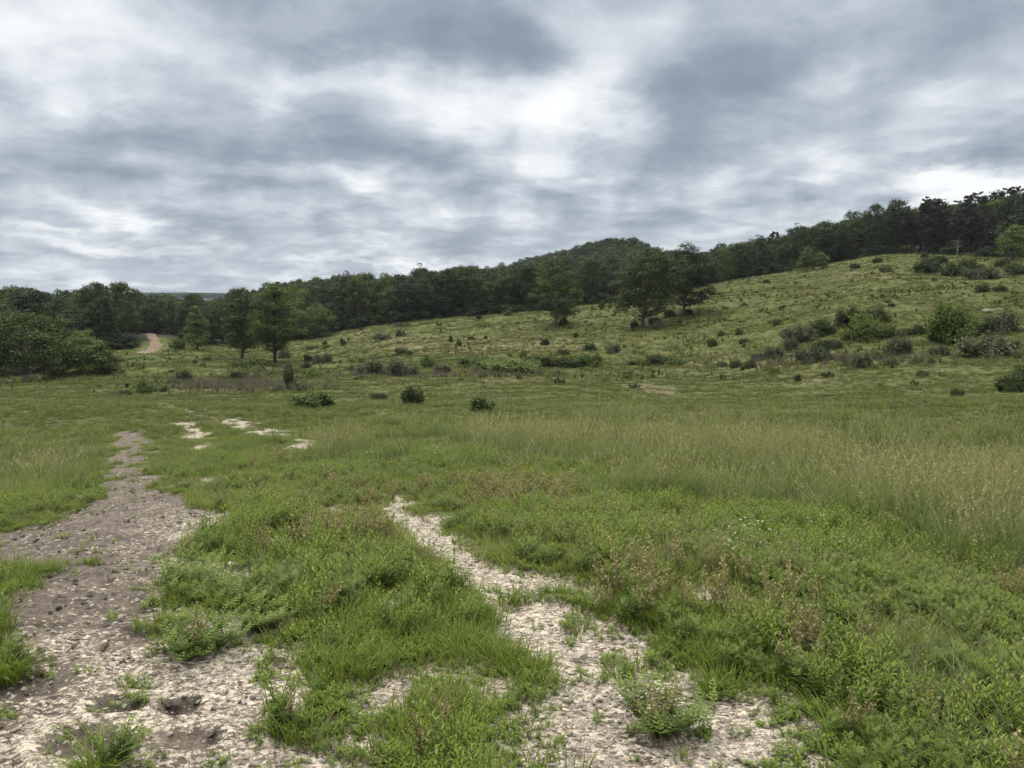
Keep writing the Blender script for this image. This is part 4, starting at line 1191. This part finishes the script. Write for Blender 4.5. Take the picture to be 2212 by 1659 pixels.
    (1847, 585, 19, 13, 'dark', "dark shrub on the ridge crest, leftmost"),
    (1895, 572, 18, 12, 'dark', "dark shrub on the crest just under the pines"),
    (1912, 586, 24, 15, 'silver', "grey-green shrub on the ridge crest"),
    (2005, 583, 54, 27, 'dark', "wide dark bush on the crest below the pines"),
    (2030, 570, 26, 15, 'dark', "dark bush behind the wide one on the crest"),
    (2064, 592, 46, 27, 'olive', "olive bush on the crest below the dead pine pole"),
    (2117, 601, 54, 27, 'silver', "grey-green bush on the crest, lowest of the hilltop brush"),
    (1996, 561, 14, 12, 'dark', "tiny dark bush at the foot of the pines"),
    (2092, 580, 42, 20, 'olive', "olive bush right of the dead pine pole"),
    (2198, 590, 44, 24, 'dark', "dark bush under the bright green hilltop tree"),
    (2165, 577, 30, 16, 'dark', "dark bush left of the bright green hilltop tree's foot"),
    (1655, 611, 15, 9, 'dark', "tiny dark shrub on the ridge line, under the ridge wood"),
]
def upright_bush(wd, ht, lmat):
    Tn = MB(); Cn = MB(); P = []; Nn = []; L = []
    for k in range(26):
        ph = rng.uniform(0, 6.28); sp = rng.random() ** .5 * wd * .5; top = np.array([math.cos(ph) * sp * .9, math.sin(ph) * sp * .9, ht * rng.uniform(.45, 1) * (1 - .25 * (sp / wd * 2) ** 2)])
        cv = curve((math.cos(ph) * sp * .3, math.sin(ph) * sp * .3, -.05), top, (math.cos(ph) * sp * .3, math.sin(ph) * sp * .3, 0), 7)
        Tn.tube(cv, .012 * ht * np.linspace(1, .2, 7) + .002, 4)
        m = 50; t = rng.uniform(.15, 1.02, m) ** .8
        p = np.stack([np.interp(t, np.linspace(0, 1, 7), cv[:, i]) for i in range(3)], 1) + rng.normal(0, .05 * wd, (m, 3))
        p[:, 2] = np.maximum(p[:, 2], .03)
        P.append(p); Nn.append(unit(rng.normal(0, 1, (m, 3)) + [0, 0, .2])); L.append(.13 * rng.uniform(.6, 1.2, m))
    P = np.concatenate(P); Nn = np.concatenate(Nn); L = np.concatenate(L)
    ax = unit(np.cross(Nn, rng.normal(0, 1, Nn.shape)) + [0, 0, 1.0])
    Cn.leaves(P, ax, Nn, L, L * .4)
    return Tn.mesh("stems", [M_bark_dark]), Cn.mesh("foliage", [lmat])
for i, (px, py, wp_, hp, kind, lab) in enumerate(SHRUBS):
    x, y, z, r = place_px(px, py - 1)
    if kind in ('green', 'bright', 'olive') and 1000 < px < 1480 and py > 760: wp_ *= 1.3
    wm, hm = met(wp_, r) * 1.2, met(hp, r) * 1.12
    if kind in ('upright', 'darkup'):
        tm, cm = upright_bush(wm, hm, M_leaf_mid if kind == 'upright' else M_bushdark)
        sc = 1.0
    else:
        tm, cm = bush_protos(kind)[rng.integers(5)]
        sc = (wm / 2.0, wm / 2.0 * rng.uniform(.7, 1.0), hm / 1.4)
    thing("shrub", [("stems", tm), ("foliage", cm)], x, y, z - .03, rng.uniform(-.6, .6) if kind not in ('upright',) else 0, sc, lab, "shrub")

tiny = [make_bush(1.0, .8, m_, 7, 50, .12, .3, M_bark_dark) for m_ in (M_leaf_mid, M_leaf_light, M_bushdark, M_silver)]
tiny_px = []
while len(tiny_px) < 170:
    px = rng.uniform(330, 2212)
    top = np.interp(px, [330, 620, 900, 1200, 1500, 1800, 2212], [760, 740, 697, 672, 630, 582, 562])
    py = rng.uniform(top, 845) if rng.random() < .45 else top + abs(rng.normal(0, 38))
    if py > 850 or rng.random() > 0.35 + .65 * math.exp(-((px - 1450) / 420) ** 2): continue
    if any(abs(px - q[0]) < 9 and abs(py - q[1]) < 6 for q in tiny_px): continue
    tiny_px.append((px, py))
for px, py in tiny_px:
    x, y, z, r = place_px(px, py)
    tm, cm = tiny[rng.integers(4)]
    s_ = rng.uniform(.35, .95)
    lab = "tiny scrub plant on the slope left of the half dead tree" if px < 1198 else ("tiny scrub plant on the slope between the half dead tree and the pair of trees" if px < 1474 else "tiny scrub plant on the right slope beyond the pair of trees")
    o = thing("scrub_plant", [("stems", tm), ("foliage", cm)], x, y, z - .02, rng.uniform(0, 6.28), (s_ * rng.uniform(.8, 1.4), s_ * rng.uniform(.8, 1.4), s_ * rng.uniform(.7, 1.1)), lab, "shrub", "tiny scrub plants, " + lab.split("plant ")[1])

# ---------------------------------------------------------------- small plants
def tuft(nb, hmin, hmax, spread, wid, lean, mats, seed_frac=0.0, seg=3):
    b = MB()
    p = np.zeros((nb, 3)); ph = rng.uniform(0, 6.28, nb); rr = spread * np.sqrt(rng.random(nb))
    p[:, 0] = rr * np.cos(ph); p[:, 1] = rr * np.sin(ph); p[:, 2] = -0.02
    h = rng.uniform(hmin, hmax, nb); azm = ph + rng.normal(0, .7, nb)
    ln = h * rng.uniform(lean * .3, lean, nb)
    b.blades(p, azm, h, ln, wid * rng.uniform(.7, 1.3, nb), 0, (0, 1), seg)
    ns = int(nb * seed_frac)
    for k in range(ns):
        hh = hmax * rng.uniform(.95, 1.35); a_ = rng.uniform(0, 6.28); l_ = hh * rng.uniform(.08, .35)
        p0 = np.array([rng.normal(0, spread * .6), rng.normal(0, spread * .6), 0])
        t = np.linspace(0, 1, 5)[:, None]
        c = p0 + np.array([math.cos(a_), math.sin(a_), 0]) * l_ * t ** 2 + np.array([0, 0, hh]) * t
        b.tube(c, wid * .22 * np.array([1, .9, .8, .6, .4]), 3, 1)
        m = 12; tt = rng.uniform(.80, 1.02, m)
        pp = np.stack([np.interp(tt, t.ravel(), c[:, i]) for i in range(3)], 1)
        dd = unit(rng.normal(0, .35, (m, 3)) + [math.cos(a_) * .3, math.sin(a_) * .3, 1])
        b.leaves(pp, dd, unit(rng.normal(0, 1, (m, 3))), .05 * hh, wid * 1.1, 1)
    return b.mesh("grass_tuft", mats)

def weed(h, nst, leafl, leafw, mats, fern=False, flowers=0, dry=False):
    b = MB()
    for s_ in range(nst):
        a_ = rng.uniform(0, 6.28); hh = h * rng.uniform(.6, 1.0); l_ = hh * rng.uniform(.1, .6) * (0.3 if nst == 1 else 1)
        p0 = np.array([rng.normal(0, .012), rng.normal(0, .012), -.01])
        t = np.linspace(0, 1, 6)[:, None]
        c = p0 + np.array([math.cos(a_), math.sin(a_), 0]) * l_ * t ** 1.5 + np.array([0, 0, hh]) * t
        b.tube(c, .0028 * np.linspace(1, .4, 6) * (h / .35) ** .5, 3, 1)
        m = int((14 if fern else 26) * (hh / .35) ** .6) + 4
        tt = np.linspace(.12, 1.0, m); ph = np.arange(m) * 2.4 + rng.uniform(0, 6)
        pp = np.stack([np.interp(tt, t.ravel(), c[:, i]) for i in range(3)], 1)
        upb = .35 + 1.1 * tt ** 3
        ax = unit(np.stack([np.cos(ph), np.sin(ph), upb + rng.normal(0, .15, m)], 1))
        nr = unit(np.stack([-np.cos(ph) * .5, -np.sin(ph) * .5, np.ones(m)], 1) + rng.normal(0, .15, (m, 3)))
        L = leafl * (1 - .55 * tt ** 2) * (.55 + .45 * np.minimum(1, tt * 3)) * rng.uniform(.75, 1.2, m)
        tipv = np.clip(tt ** 3 * 1.0, 0, 1)
        if not fern:
            b.leaves(pp, ax, nr, L, leafw * (L / leafl), 0, tipv)
        else:
            side = unit(np.cross(ax, nr))
            for f_, sgn, sz in ((.25, 1, .42), (.25, -1, .42), (.45, 1, .45), (.45, -1, .45), (.65, 1, .36), (.65, -1, .36), (.82, 1, .24), (.82, -1, .24), (.8, 0, .3)):
                q = pp + ax * (L * f_)[:, None]
                b.leaves(q, unit(ax * .75 + side * sgn), nr, L * sz, L * sz * .34, 0, tipv)
        if dry:
            m2 = 40; t2 = rng.uniform(.35, 1.02, m2)
            q = np.stack([np.interp(t2, t.ravel(), c[:, i]) for i in range(3)], 1) + rng.normal(0, .006, (m2, 3))
            b.leaves(q, unit(rng.normal(0, 1, (m2, 3)) + [0, 0, .6]), unit(rng.normal(0, 1, (m2, 3))), .012, .009, 2)
        for f_ in range(flowers):
            q = c[-1] + rng.normal(0, .015, 3) + [0, 0, .01]
            ph2 = np.linspace(0, 6.28, 9)[:-1]
            b.leaves(np.repeat(q[None], 8, 0), unit(np.stack([np.cos(ph2), np.sin(ph2), np.full(8, .5)], 1)), np.tile([0, 0, 1.0], (8, 1)), .006, .005, 2)
    return b.mesh("weed", mats)

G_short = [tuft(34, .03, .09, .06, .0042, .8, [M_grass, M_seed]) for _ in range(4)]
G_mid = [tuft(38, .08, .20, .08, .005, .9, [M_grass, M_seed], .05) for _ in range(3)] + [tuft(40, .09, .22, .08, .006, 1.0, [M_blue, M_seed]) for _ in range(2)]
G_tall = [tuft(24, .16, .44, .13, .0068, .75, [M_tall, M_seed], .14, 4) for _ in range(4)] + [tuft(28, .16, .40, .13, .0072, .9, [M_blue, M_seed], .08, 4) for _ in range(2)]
W_lance = [weed(.20, k, .036, .0095, [M_weed, M_stem, M_petal]) for k in (3, 4, 5, 6)]
W_fern = [weed(.13, k, .050, .02, [M_fern, M_stem, M_petal], fern=True) for k in (4, 5, 6, 7)]
W_dry = [weed(.22, 6, .022, .006, [M_weed, M_drystem, M_drystem], dry=True) for _ in range(3)]
W_flow = [weed(.24, 4, .035, .010, [M_weed, M_stem, M_petal], flowers=2) for _ in range(3)]
W_low = [weed(.045, 6, .015, .008, [M_weed, M_stem, M_petal]) for _ in range(3)]
M_hill = leaf_mat('pasture_blades', (0.028, 0.044, 0.009), (0.102, 0.128, 0.024), tip=(0.135, 0.155, 0.037), trans=0.25, tintc=(0.21, 0.17, 0.085))
T_far = [tuft(46, .06, .22, .36, .018, 1.2, [M_hill, M_seed], .0, 2) for _ in range(3)] + [tuft(46, .10, .34, .30, .018, 1.0, [M_hill, M_seed], .04, 2) for _ in range(3)]

def cand(n, r0, r1, amax=0.66, power=1.0):
    """random plan points, density falling as 1/r**power"""
    u = rng.random(n)
    e = 2 - power
    r = (r0 ** e + u * (r1 ** e - r0 ** e)) ** (1 / e)
    a = rng.uniform(-amax, amax, n)
    return np.sin(a) * r, np.cos(a) * r

def fields(x, y):
    z = base_h(x, y); px, py = project(x, y, z); r = np.hypot(x, y)
    bare, mud = masks(x, y)
    g = lambda cx, cy, sx, sy: np.exp(-((px - cx) / sx) ** 2 - ((py - cy) / sy) ** 2)
    jx = px + (fbm(x, y, 2.0, 3, 81) - .5) * 260; jy = py + (fbm(x, y, 1.2, 4, 82) - .5) * 330
    # tall seeding grass: broad drift on the right, thin belts elsewhere
    bx = np.interp(jx, [-500, 300, 380, 620, 900, 1000, 1400, 1700, 2000, 2212, 3000], [950, 935, 900, 905, 930, 985, 1045, 1090, 1200, 1260, 1350])
    tall = 1 - sstep(-15, 25, jy - bx)
    tall *= (1 - sstep(20, 26, r + (fbm(x, y, 3, 2, 99) - .5) * 8))
    tall *= 1 - sstep(330, 380, px) * (1 - sstep(560, 640, px)) * 1.0
    tall = np.maximum(tall, g(40, 1010, 160, 60) * .8)
    # leafy weeds
    weedm = sstep(0.38, 0.62, fbm(x, y, 1.1, 3, 83) + .10 * sstep(1000, 1300, py))
    weedm *= sstep(960, 1060, jy) * (1 - tall * .8)
    weedm *= .12 + .88 * edge_free(x, y)
    return px, py, r, bare, mud, tall, weedm

def scatter(name, label, cat, pr, n, r0, r1, prob, smin, smax, power=1.0, tintf=None, ztilt=.12, amax=1.0, flatten=1.0, grow=None):
    x, y = cand(n, r0, r1, amax, power)
    F = fields(x, y)
    p = prob(x, y, *F)
    keep = rng.random(n) < p
    x, y = x[keep], y[keep]; F = [f[keep] for f in F]; k = len(x)
    s = rng.uniform(smin, smax, k) * (0.55 + .9 * fbm(x, y, 1.3, 3, 91))
    t = tintf(x, y, *F) if tintf is not None else np.zeros(k)
    s = s * (grow(F[2]) if grow is not None else 1)
    sc = np.column_stack([s * rng.uniform(.85, 1.15, k), s * rng.uniform(.85, 1.15, k), s * flatten])
    z = H(x, y) - 0.03 * F[3] * (F[2] < 14)
    node_scatter(name, label, cat, pr, np.column_stack([x, y, z]), np.column_stack([rng.normal(0, ztilt, k), rng.normal(0, ztilt, k), rng.uniform(0, 6.28, k)]), sc, rng.integers(0, len(pr), k), np.clip(t, 0, 1))

drift = lambda x, y, px, py, r, bare, mud, tall, wd: np.clip((fbm(x, y, 3, 3, 95) - .45) * 1.6, 0, .8)
scatter("grass", "short green grass covering the ground between the weeds", "grass", G_short, 91000, 1.4, 26,
        lambda x, y, px, py, r, bare, mud, tall, wd: (1 - bare) * (1 - .55 * tall) * (.35 + .65 * sstep(.3, .6, fbm(x, y, .7, 3, 84))) , .8, 1.6, 1.1, drift)
scatter("meadow_grass", "knee-low green meadow grass in loose tufts", "grass", G_mid, 40000, 2.0, 34,
        lambda x, y, px, py, r, bare, mud, tall, wd: (.15 + .85 * edge_free(x, y)) * (1 - bare) ** 2 * np.clip(.12 + .5 * sstep(.45, .7, fbm(x, y, 1.3, 3, 85)) + .35 * sstep(9, 14, r), 0, 1), .7, 1.25, 1.0, drift)
scatter("tall_grass", "tall seeding grass with pale tan heads", "grass", G_tall, 41000, 3.0, 30,
        lambda x, y, px, py, r, bare, mud, tall, wd: (.2 + .8 * edge_free(x, y)) * (1 - bare) ** 2 * tall * (.25 + .75 * sstep(.38, .58, fbm(x, y, 1.7, 3, 92))), .75, 1.25, .75,
        lambda x, y, px, py, r, bare, mud, tall, wd: np.clip((fbm(x, y, 2.5, 3, 96) - .48) * 1.5 - .15 * sstep(1500, 2100, px), 0, .9), .28)
scatter("leafy_weeds", "bright green leafy weeds with narrow pointed leaves", "weeds", W_lance, 32000, 1.6, 17,
        lambda x, y, px, py, r, bare, mud, tall, wd: (1 - bare) ** 3 * wd * (.3 + .7 * sstep(.4, .55, fbm(x, y, .5, 3, 110))), .6, 1.35, 1.0, drift, .1)
scatter("feathery_weeds", "low feathery-leaved weeds along the track", "weeds", W_fern, 30000, 1.6, 16,
        lambda x, y, px, py, r, bare, mud, tall, wd: (.3 + .7 * edge_free(x, y)) * (1 - bare) ** 2 * (1 - .8 * tall) * sstep(.40, .60, fbm(x, y, .9, 3, 86)) * .8, .6, 1.35, 1.0, drift, .15)
scatter("dry_seed_stalks", "straw-coloured seeding stalks among the green weeds", "weeds", W_dry, 12000, 2.5, 18,
        lambda x, y, px, py, r, bare, mud, tall, wd: (1 - bare) ** 2 * np.clip(.03 + .9 * np.exp(-((px - 1130) / 110) ** 2 - ((py - 1085) / 45) ** 2) + .6 * np.exp(-((px - 1500) / 240) ** 2 - ((py - 1300) / 60) ** 2) + .3 * sstep(.62, .72, fbm(x, y, 1.5, 3, 87)), 0, 1), .7, 1.3, 1.0)
scatter("white_wildflowers", "small white clover-like flowers dotted over the meadow", "wildflowers", W_flow, 7500, 3.0, 24,
        lambda x, y, px, py, r, bare, mud, tall, wd: (1 - bare) ** 2 * np.clip(.5 * np.exp(-((px - 1620) / 130) ** 2 - ((py - 1215) / 35) ** 2) + .5 * np.exp(-((px - 1180) / 200) ** 2 - ((py - 990) / 35) ** 2) + .3 * np.exp(-((px - 250) / 100) ** 2 - ((py - 970) / 30) ** 2), 0, 1) * (r > 5), .8, 1.3, 1.0)
scatter("ground_cover", "tiny low leafy plants creeping over the bare earth", "ground cover", W_low, 70000, 1.5, 13,
        lambda x, y, px, py, r, bare, mud, tall, wd: np.clip((1 - bare) * .5 + .16 * near_veg(x, y) + .06 * sstep(.5, .7, fbm(x, y, .4, 3, 88)), 0, 1), .6, 1.5, 1.1)
scatter("hill_grass", "rough olive green grass on the valley floor and the far slopes", "grass", T_far, 182000, 24, 225,
        lambda x, y, px, py, r, bare, mud, tall, wd: (r < forest_edge_r(np.arctan2(x, y)) + 2) * (1 - bare) * (1 - .6 * in_poly(x, y, RED_PATCH)) * (.35 + .65 * sstep(.35, .6, fbm(x, y, 3.5, 4, 89))) * (seg_dist(x, y, W([(318, 764), (335, 750), (338, 742), (321, 728)]), [2.2] * 4) > 1), .6, 1.35, .9,
        lambda x, y, px, py, r, bare, mud, tall, wd: np.clip((fbm(x, y, 9, 4, 97) - .45) * 2.2, 0, .8) * (.25 + .75 * sstep(60, 100, r)), .1, .85, 1.0, lambda r: .45 + .55 * sstep(35, 90, r))

M_greystalk = leaf_mat("grey_stalks", (0.075, 0.062, 0.055), (0.19, 0.165, 0.140), trans=0.1)
RW = [weed(.55, 7, .13, .045, [m_, M_stem, M_petal]) for m_ in (M_leaf_mid, M_leaf_mid, M_bushdark)]
BR = [weed(.7, 9, .07, .012, [M_greystalk, M_greystalk, M_greystalk], dry=True) for _ in range(3)]
scatter("rough_weeds", "dark coarse weeds breaking up the pasture on the slope", "weeds", RW, 38000, 30, 205,
        lambda x, y, px, py, r, bare, mud, tall, wd: (r < forest_edge_r(np.arctan2(x, y)) - 1) * np.clip(.75 * sstep(.56, .74, fbm(x, y, 4.5, 4, 101)) + .04, 0, 1) * sstep(60, 90, r) * (seg_dist(x, y, W([(318, 764), (335, 750), (338, 742), (321, 728)]), [2.6] * 4) > 1), .35, .95, .9, None, .15, .70)
scatter("grey_brush", "purple-grey dry stalks along the valley bottom", "brush", BR, 60000, 50, 110,
        lambda x, y, px, py, r, bare, mud, tall, wd: np.clip(.35 * np.exp(-((px - 520) / 170) ** 4 - ((py - 838) / 9) ** 2) + .25 * np.exp(-((px - 900) / 350) ** 2 - ((py - 812) / 6) ** 2) + .3 * np.exp(-((px - 1750) / 250) ** 2 - ((py - 782) / 12) ** 2), 0, 1), .5, 1.1, .9, None, .15, .70)

# ---------------------------------------------------------------- stones and clods
def rock_mesh(seed, sub=2, flat=.6, mats=None):
    import bmesh
    rs = np.random.default_rng(seed)
    bm = bmesh.new(); bmesh.ops.create_icosphere(bm, subdivisions=sub, radius=.5)
    pl = unit(rs.normal(0, 1, (9, 3))); dd = rs.uniform(.26, .42, 9)
    for v in bm.verts:
        p = np.array(v.co)
        for n_, d_ in zip(pl, dd):
            s_ = p @ n_
            if s_ > d_: p = p - n_ * (s_ - d_)
        p = p * (1 + rs.normal(0, .03)); p[2] *= flat
        v.co = p
    me = bpy.data.meshes.new("stone"); bm.to_mesh(me); bm.free()
    for m_ in mats or (): me.materials.append(m_)
    return me
def rock_mat(name, a, b_):
    m, n, out = new_mat(name)
    tcn = n.node('ShaderNodeTexCoord'); oi = n.node('ShaderNodeObjectInfo')
    nz = n.noise(tcn.outputs['Object'], 5, 5, .65)
    c = n.mix(n.math('ADD', n.math('MULTIPLY', nz.outputs[0], .6), n.math('MULTIPLY', oi.outputs['Random'], .4)), a, b_)
    b = n.node('ShaderNodeBsdfPrincipled'); n.link(c, b.inputs['Base Color']); b.inputs['Roughness'].default_value = .9
    bu = n.node('ShaderNodeBump'); bu.inputs['Distance'].default_value = .03; n.link(nz.outputs[0], bu.inputs['Height']); n.link(bu.outputs[0], b.inputs['Normal'])
    n.link(b.outputs[0], out.inputs[0]); return m
M_rock = rock_mat("limestone", (0.36, 0.31, 0.25), (0.68, 0.62, 0.54))
M_outcrop = rock_mat("grey_outcrop", (0.10, 0.09, 0.075), (0.26, 0.24, 0.21))
M_clod = rock_mat("mud_clod", (0.060, 0.047, 0.040), (0.20, 0.155, 0.13))
gp = [rock_mesh(s_, 1, .5, [M_rock]) for s_ in range(6)]
cp = [rock_mesh(s_ + 20, 2, .6, [M_clod]) for s_ in range(5)]
scatter("gravel", "loose pale limestone chips on the track", "gravel", gp, 78000, 1.5, 16,
        lambda x, y, px, py, r, bare, mud, tall, wd: bare * (1 - .6 * np.clip(mud, 0, 1)) * .8, .007, .036, 1.2, None, .4)
scatter("mud_clods", "dark crumbly clods of mud on the churned track", "clods", cp, 19000, 1.5, 20,
        lambda x, y, px, py, r, bare, mud, tall, wd: bare * np.clip(mud, 0, 1) * .75 * sstep(.4, .6, fbm(x, y, .35, 3, 90)), .010, .055, 1.2, None, .5)
for px, py, s_, lab in ((1100, 1365, .05, "pale stone in the weeds beside the right gravel rut"), (505, 1216, .06, "pale angular stone at the edge of the muddy track, near the weeds"), (640, 1530, .09, "flat pale grey stone lying half in the weeds at the bottom"),
                        (1720, 1430, .10, "flat pale stone in the weeds right of the rut, larger of two"), (1765, 1415, .06, "white stone next to the larger flat pale one right of the rut"), (1250, 1410, .05, "small white stone in the thin grass left of the rut")):
    x, y, r = ground_at(px, py)
    o = link("stone", rock_mesh(int(px), 3, .55, [M_rock])); o.location = (x, y, h1(x, y) + s_ * .05); o.scale = (s_ * 1.6, s_ * 1.2, s_ * 1.1); o.rotation_euler = (.1, -.1, px)
    tag(o, lab, "stone")
for px, py, s_, lab in ((2138, 672, 2.2, "long pale rock outcrop on the right slope, left piece"), (2155, 671, 1.5, "pale rock outcrop on the right slope, right piece"), (2128, 677, .9, "small pale rock below the outcrop on the right slope")):
    x, y, r = ground_at(px, py)
    o = link("rock", rock_mesh(int(px), 3, .2, [M_outcrop])); o.location = (x, y, h1(x, y) + .02); o.scale = (s_, s_ * .7, s_ * .9); tag(o, lab, "rock")

# weeds that stand alone on the bare mud
CLUMPS = [(402, 1243, .26, 'f', "leafy weed clump alone on the mud, farthest of the column"), (442, 1282, .24, 'f', "dark feathery weed clump on the pale mud"), (388, 1342, .17, 'g', "small yellow-green grass clump on the mud"),
          (426, 1396, .22, 'f', "round dark green weed clump in the middle of the mud"), (60, 1245, .30, 'g', "arching grass clump at the left edge of the mud"), (205, 1648, .24, 'g', "grass clump at the bottom edge of the mud"),
          (15, 1455, .26, 'g', "blue-green grass clump at the left frame edge"), (545, 1295, .20, 'f', "feathery weed clump near the weeds on the pale gravel"), (565, 1345, .18, 'f', "weed clump on the white gravel by the tall weeds"),
          (1435, 1565, .2, 'f', "flat weed clump on the right gravel rut"), (1535, 1490, .16, 'g', "sprawling grass clump on the right gravel rut")]
def clump_mesh(kind, s_):
    b = MB()
    if kind == 'g':
        nb = 110; ph = rng.uniform(0, 6.28, nb); rr = .30 * s_ * np.sqrt(rng.random(nb))
        p = np.column_stack([rr * np.cos(ph), rr * np.sin(ph), np.full(nb, -.02)]); h = rng.uniform(.25, .75, nb) * s_
        b.blades(p, ph + rng.normal(0, .5, nb), h, h * rng.uniform(.4, 1.5, nb), .006 * rng.uniform(.7, 1.3, nb), 0, (0, .8), 4)
        return b.mesh("grass_clump", [M_grass])
    for k in range(9):
        a_ = k * .7 + rng.normal(0, .2); q = .4 * s_ * math.sqrt(rng.random())
        for s2 in range(3):
            l_ = s_ * rng.uniform(.3, .8); hh = s_ * rng.uniform(.25, .7); t = np.linspace(0, 1, 5)[:, None]; a2 = a_ + rng.normal(0, .6)
            c = np.array([math.cos(a_) * q, math.sin(a_) * q, -.01]) + np.array([math.cos(a2), math.sin(a2), 0]) * l_ * t + np.array([0, 0, hh]) * t ** .8
            b.tube(c, .002 * np.linspace(1, .4, 5), 3, 1)
            m = 12; tt = np.linspace(.1, 1, m); ph = np.arange(m) * 2.4
            pp = np.stack([np.interp(tt, t.ravel(), c[:, i]) for i in range(3)], 1)
            ax = unit(np.stack([np.cos(ph), np.sin(ph), np.full(m, .6)], 1)); nr = unit(np.stack([-np.cos(ph) * .5, -np.sin(ph) * .5, np.ones(m)], 1)); sd = unit(np.cross(ax, nr)); L = np.full(m, .055)
            for f_, sg, sz in ((.2, 1, .4), (.2, -1, .4), (.5, 1, .4), (.5, -1, .4), (.75, 1, .3), (.75, -1, .3), (.8, 0, .35)):
                b.leaves(pp + ax * (L * f_)[:, None], unit(ax * .75 + sd * sg), nr, L * sz, L * sz * .4, 0, tt ** 3 * .7)
    return b.mesh("weed_clump", [M_fern, M_stem])
for px, py, s_, kd, lab in CLUMPS:
    x, y, r = ground_at(px, py)
    o = link("grass_clump" if kd == 'g' else "weed_clump", clump_mesh(kd, s_)); o.location = (x, y, h1(x, y) - .01)
    tag(o, lab, "grass clump" if kd == 'g' else "weed")

# ---------------------------------------------------------------- air
def haze():
    import bmesh
    bm = bmesh.new(); bmesh.ops.create_cube(bm, size=1)
    zlo = float(ZG.min()) - 40; zhi = 160.0
    for v in bm.verts:
        v.co = (v.co.x * 8000, v.co.y * 8000, zlo if v.co.z < 0 else zhi)
    me = bpy.data.meshes.new("haze"); bm.to_mesh(me); bm.free()
    m, n, out = new_mat("haze_air")
    pv = n.node('ShaderNodeVolumePrincipled'); pv.inputs['Color'].default_value = (.74, .82, .93, 1); pv.inputs['Density'].default_value = 0.00009
    n.link(pv.outputs[0], out.inputs['Volume'])
    me.materials.append(m)
    tag(link("haze", me), "thin blue air over the far ridge", "haze", None, 'stuff')
haze()
